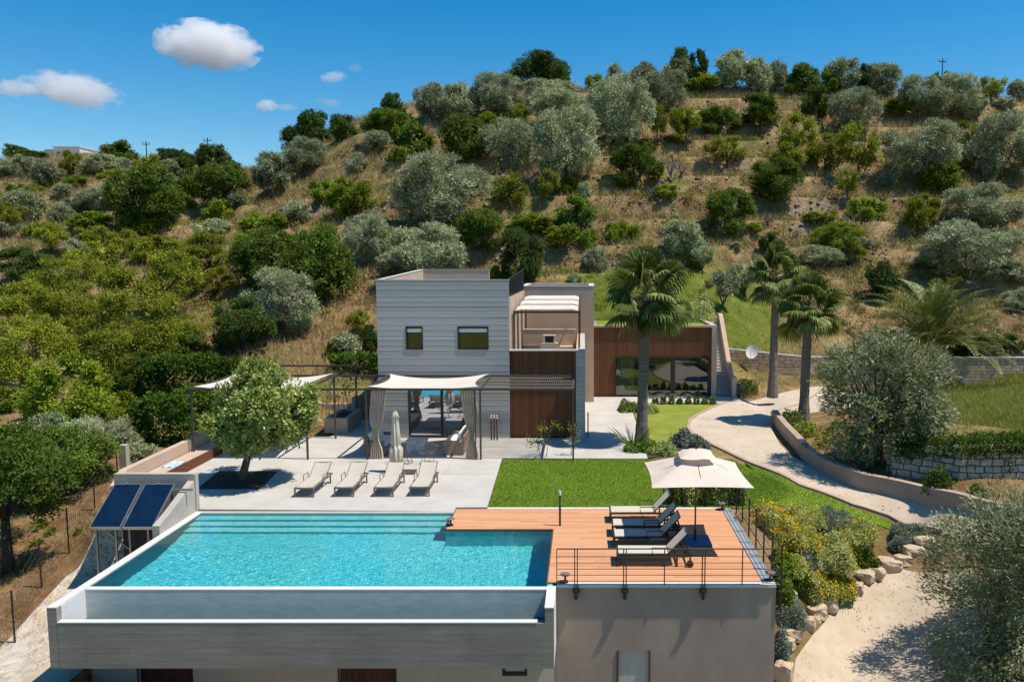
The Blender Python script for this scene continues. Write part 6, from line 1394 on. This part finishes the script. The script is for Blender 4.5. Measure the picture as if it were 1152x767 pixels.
# loose stones
def stones(name, n, lnD, ur, size, keep, seed, lab, m='greyrock'):
    r = np.random.default_rng(seed); D = np.exp(r.uniform(*lnD, n)); u = r.uniform(*ur, n); X, Y = u*D, D
    k = keep(X, Y); X, Y = X[k], Y[k]; Z = terr(X, Y); n = len(X)
    base = np.array([(-1, -1, -1), (1, -1, -1), (1, 1, -1), (-1, 1, -1), (-.7, -.6, 1), (.6, -.7, .9), (.7, .6, 1), (-.6, .7, .8)])*.5
    s = size*r.uniform(.4, 1.3, (n, 1, 1))*np.array([1.2, 1, .75])*(Y/60)[:, None, None]**.5
    a = r.uniform(0, 6.28, n); c_, s_ = np.cos(a)[:, None], np.sin(a)[:, None]
    P = (base[None]+r.normal(size=(n, 8, 3))*.12)*s
    P = np.stack([P[..., 0]*c_-P[..., 1]*s_, P[..., 0]*s_+P[..., 1]*c_, P[..., 2]], -1)+np.stack([X, Y, Z], -1)[:, None]
    f = np.array([(0, 3, 2, 1), (4, 5, 6, 7), (0, 1, 5, 4), (1, 2, 6, 5), (2, 3, 7, 6), (3, 0, 4, 7)])
    o = mesh_obj(name, P.reshape(-1, 3), (np.arange(n)[:, None, None]*8+f[None]).reshape(-1, 4), M[m], None, np.repeat(r.random(n), 6)); tag(o, lab, 'stones', None, 'stuff')
def steep(X, Y):
    e = .35; return (terr(X, Y+e)-terr(X, Y-e))/(2*e)
stones('field_stones', 11000, (math.log(50), math.log(125)), (-.35, .6), .25, lambda X, Y: (~excluded(X, Y)) & ~greenzone(X, Y) & (((steep(X, Y) > .62) & (nz(X, Y, .3, 8) > -.1)) | (nz(X, Y, .4, 9) > .8)), 4, 'grey stones of collapsed terrace walls across the hillside')
stones('rubble_stones', 4200, (math.log(16.5), math.log(25)), (-.72, -.5), .16, lambda X, Y: polydist(X, Y, [gp(-60, 760), gp(-5, 735), gp(38, 690), gp(75, 650), gp(108, 606), gp(128, 580), (-12.3, 24.3), (-12.3, 16)]) < -.05, 6, 'loose pale rubble lying beside the pool wall', 'rock')
# mown blades on the lawns
def mown(name, n, pts, seed, hgt, m, lab):
    P = np.array(pts); r = np.random.default_rng(seed); X = r.uniform(P[:, 0].min(), P[:, 0].max(), n); Y = r.uniform(P[:, 1].min(), P[:, 1].max(), n)
    k = polydist(X, Y, pts) < .02; X, Y = X[k], Y[k]; Z = terr(X, Y)+.03; n = len(X)
    b = np.stack([X, Y, Z], 1); h = hgt*r.uniform(.5, 1.2, n); d = r.normal(size=(n, 2))*.6; tip = b+np.stack([d[:, 0]*h, d[:, 1]*h, h], 1); a = r.uniform(0, 6.28, n); w = np.stack([np.cos(a), np.sin(a), 0*a], 1)*.012
    V = np.stack([b-w, b+w, tip], 1).reshape(-1, 3)
    o = mesh_obj(name, V, np.arange(n*3).reshape(n, 3), m, None, np.clip(.6*r.random(n)+.2+.3*vnoise(X, Y, .8, 12), 0, 1)); tag(o, lab, 'grass', None, 'stuff')
mown('lawn_grass', 90000, [(-3.12, 24.85), (5.3, 24.87), (7.4, 27.0), (6.45, 29.4), (5.85, 31.22), (-3.3, 31.27)], 1, .035, M['blade'], 'dense mown grass blades of the main lawn')
mown('wedge_grass', 30000, [(4.9, 24.95)]+edge_out[1:]+edge_in[2:][::-1]+[(6.6, 28.4), (4.9, 30)], 2, .035, M['blade'], 'mown grass blades of the sloping lawn beside the drive')

# fallen leaves and pebbles on the gravel
def litter(name, n, poly, size, m, seed, lab, cat):
    P = np.array(poly); r = np.random.default_rng(seed); X = r.uniform(P[:, 0].min(), P[:, 0].max(), n); Y = r.uniform(P[:, 1].min(), P[:, 1].max(), n)
    k = (polydist(X, Y, poly) < 0)&(vnoise(X, Y, .9, seed) > -.1); X, Y = X[k], Y[k]; Z = terr(X, Y)+.05; n = len(X)
    d = unit(np.stack([r.normal(size=n), r.normal(size=n), r.normal(size=n)*.25], 1))
    V, Fq, t = leaves(np.stack([X, Y, Z], 1), d, size, size*.7, r, r.random(n), unit(np.array([0, 0, 1.])+r.normal(size=(n, 3))*.3))
    o = mesh_obj(name, V, Fq, M[m], None, t); tag(o, lab, cat, None, 'stuff')
litter('fallen_leaves', 1500, dl+dr[::-1], .06, 'deadleaf', 3, 'dry fallen leaves and crumbs scattered over the gravel drive', 'leaves')
litter('path_crumbs', 1300, [gp(1008, 640), gp(962, 668), gp(915, 715), gp(895, 745), (4.95, 17), (11, 17), gp(1110, 730), gp(1095, 680), gp(1075, 648)], .045, 'deadleaf', 5, 'dry leaves and dark crumbs scattered over the garden path', 'leaves')
# ------------------------------------------------------------------ clouds
def cloudmat(name, dens, seed, thr):
    m = bpy.data.materials.new(name); t, N, L = nt(m)
    out = N.new('ShaderNodeOutputMaterial'); v = N.new('ShaderNodeVolumePrincipled')
    v.inputs['Color'].default_value = (.97, .97, .98, 1); v.inputs['Anisotropy'].default_value = .2
    tc = N.new('ShaderNodeTexCoord')
    ln = N.new('ShaderNodeVectorMath'); ln.operation = 'LENGTH'; L.new(tc.outputs['Object'], ln.inputs[0])
    mp = N.new('ShaderNodeMapping'); mp.inputs['Location'].default_value = (seed*3.7, seed*1.9, seed); mp.inputs['Scale'].default_value = (1.7, 1.7, 1.3); L.new(tc.outputs['Object'], mp.inputs['Vector'])
    n = N.new('ShaderNodeTexNoise'); n.inputs['Scale'].default_value = 1.6; n.inputs['Detail'].default_value = 9; n.inputs['Roughness'].default_value = .66; L.new(mp.outputs[0], n.inputs['Vector'])
    a = N.new('ShaderNodeMath'); a.operation = 'MULTIPLY_ADD'; a.inputs[1].default_value = 2.0; a.inputs[2].default_value = thr-.22; L.new(n.outputs['Fac'], a.inputs[0])
    s = N.new('ShaderNodeMath'); s.operation = 'SUBTRACT'; L.new(a.outputs[0], s.inputs[0]); L.new(ln.outputs['Value'], s.inputs[1])
    k = N.new('ShaderNodeMapRange'); k.inputs[1].default_value = 0; k.inputs[2].default_value = .22; k.inputs[3].default_value = 0; k.inputs[4].default_value = dens; L.new(s.outputs[0], k.inputs[0])
    L.new(k.outputs[0], v.inputs['Density']); L.new(v.outputs[0], out.inputs['Volume']); return m
def cloud(px, py, w, h, dens, seed, lab, thr=.12, tilt=0):
    Y = 1500.; z = Zat(py, Y); x = Xat(px, Y, z); k = Y/F
    import bmesh
    bm = bmesh.new(); bmesh.ops.create_icosphere(bm, subdivisions=3, radius=1)
    me = bpy.data.meshes.new('cloud'); bm.to_mesh(me); bm.free(); me.materials.append(cloudmat('cloud_vapour', dens, seed, thr))
    o = bpy.data.objects.new('cloud', me); C.objects.link(o); o.location = (x, Y, z); o.scale = (w*k*.52, w*k*.3, h*k*.58); o.rotation_euler = (0, R(tilt), 0)
    tag(o, lab, 'cloud', 'small white clouds')
cloud(234, 52, 116, 50, .05, 1, 'biggest and brightest puffy white cloud in the blue sky', .14, 4)
cloud(82, 101, 112, 36, .03, 2, 'long flat white cloud above the ridge house', .06, 8)
cloud(18, 100, 60, 20, .03, 3, 'faint streak cloud trailing at the end of the long flat cloud', .05, 0)
cloud(300, 119, 26, 14, .06, 4, 'small bright cloud puff low over the rising hill', .1)
cloud(322, 121, 28, 8, .02, 5, 'thin wisp beside the small bright cloud puff', .05)
cloud(375, 87, 34, 12, .035, 6, 'small flat wisp cloud higher than the bright puff', .06, -8)
cloud(370, 115, 30, 10, .02, 7, 'faint small wisp cloud just over the hill shoulder', .05, 4)
cloud(400, 77, 20, 10, .012, 8, 'faintest tiny wisp cloud nearest the hilltop trees', .05)
# ------------------------------------------------------------------ light, sky, camera
S = Vector((.41, -.08, .91)).normalized()
sc = bpy.context.scene
wd = bpy.data.worlds.new('World'); sc.world = wd; wd.use_nodes = True; N, L = wd.node_tree.nodes, wd.node_tree.links; N.clear()
out = N.new('ShaderNodeOutputWorld'); bg = N.new('ShaderNodeBackground'); sk = N.new('ShaderNodeTexSky'); sk.sky_type = 'NISHITA'; sk.sun_disc = False
sk.sun_elevation = math.asin(S.z); sk.sun_rotation = math.atan2(S.x, S.y); sk.altitude = 0; sk.air_density = 1.0; sk.dust_density = .3; sk.ozone_density = 3.0
hs = N.new('ShaderNodeHueSaturation'); hs.inputs['Saturation'].default_value = 1.5; hs.inputs['Hue'].default_value = .494
bg.inputs['Strength'].default_value = .108
L.new(sk.outputs[0], hs.inputs['Color']); L.new(hs.outputs[0], bg.inputs[0]); L.new(bg.outputs[0], out.inputs[0])
sun = bpy.data.lights.new('sun', 'SUN'); sun.energy = 4.8; sun.angle = R(.53); sun.color = (1, .915, .80)
so = bpy.data.objects.new('sun', sun); C.objects.link(so); so.rotation_euler = S.to_track_quat('Z', 'Y').to_euler(); so.location = (30, -5, 60)
cam = bpy.data.cameras.new('camera'); co = bpy.data.objects.new('camera', cam); C.objects.link(co)
cam.sensor_width = 36; cam.lens = 36*F/1152; cam.clip_start = .1; cam.clip_end = 5000
cam.shift_x = (576-657)/1152
co.location = (0, 0, CH); co.rotation_euler = (math.pi/2-PITCH, 0, 0); sc.camera = co
sc.view_settings.view_transform = 'Standard'; sc.view_settings.look = 'None'; sc.view_settings.gamma = 1; sc.view_settings.use_curve_mapping = False; sc.view_settings.exposure = .31
cy = sc.cycles
cy.max_bounces = 16; cy.diffuse_bounces = 3; cy.glossy_bounces = 3; cy.transmission_bounces = 4; cy.transparent_max_bounces = 12; cy.volume_bounces = 16
cy.use_denoising = True; cy.caustics_reflective = False; cy.caustics_refractive = True; sun.cycles.is_caustics_light = True
cy.volume_step_rate = 1; cy.volume_max_steps = 128
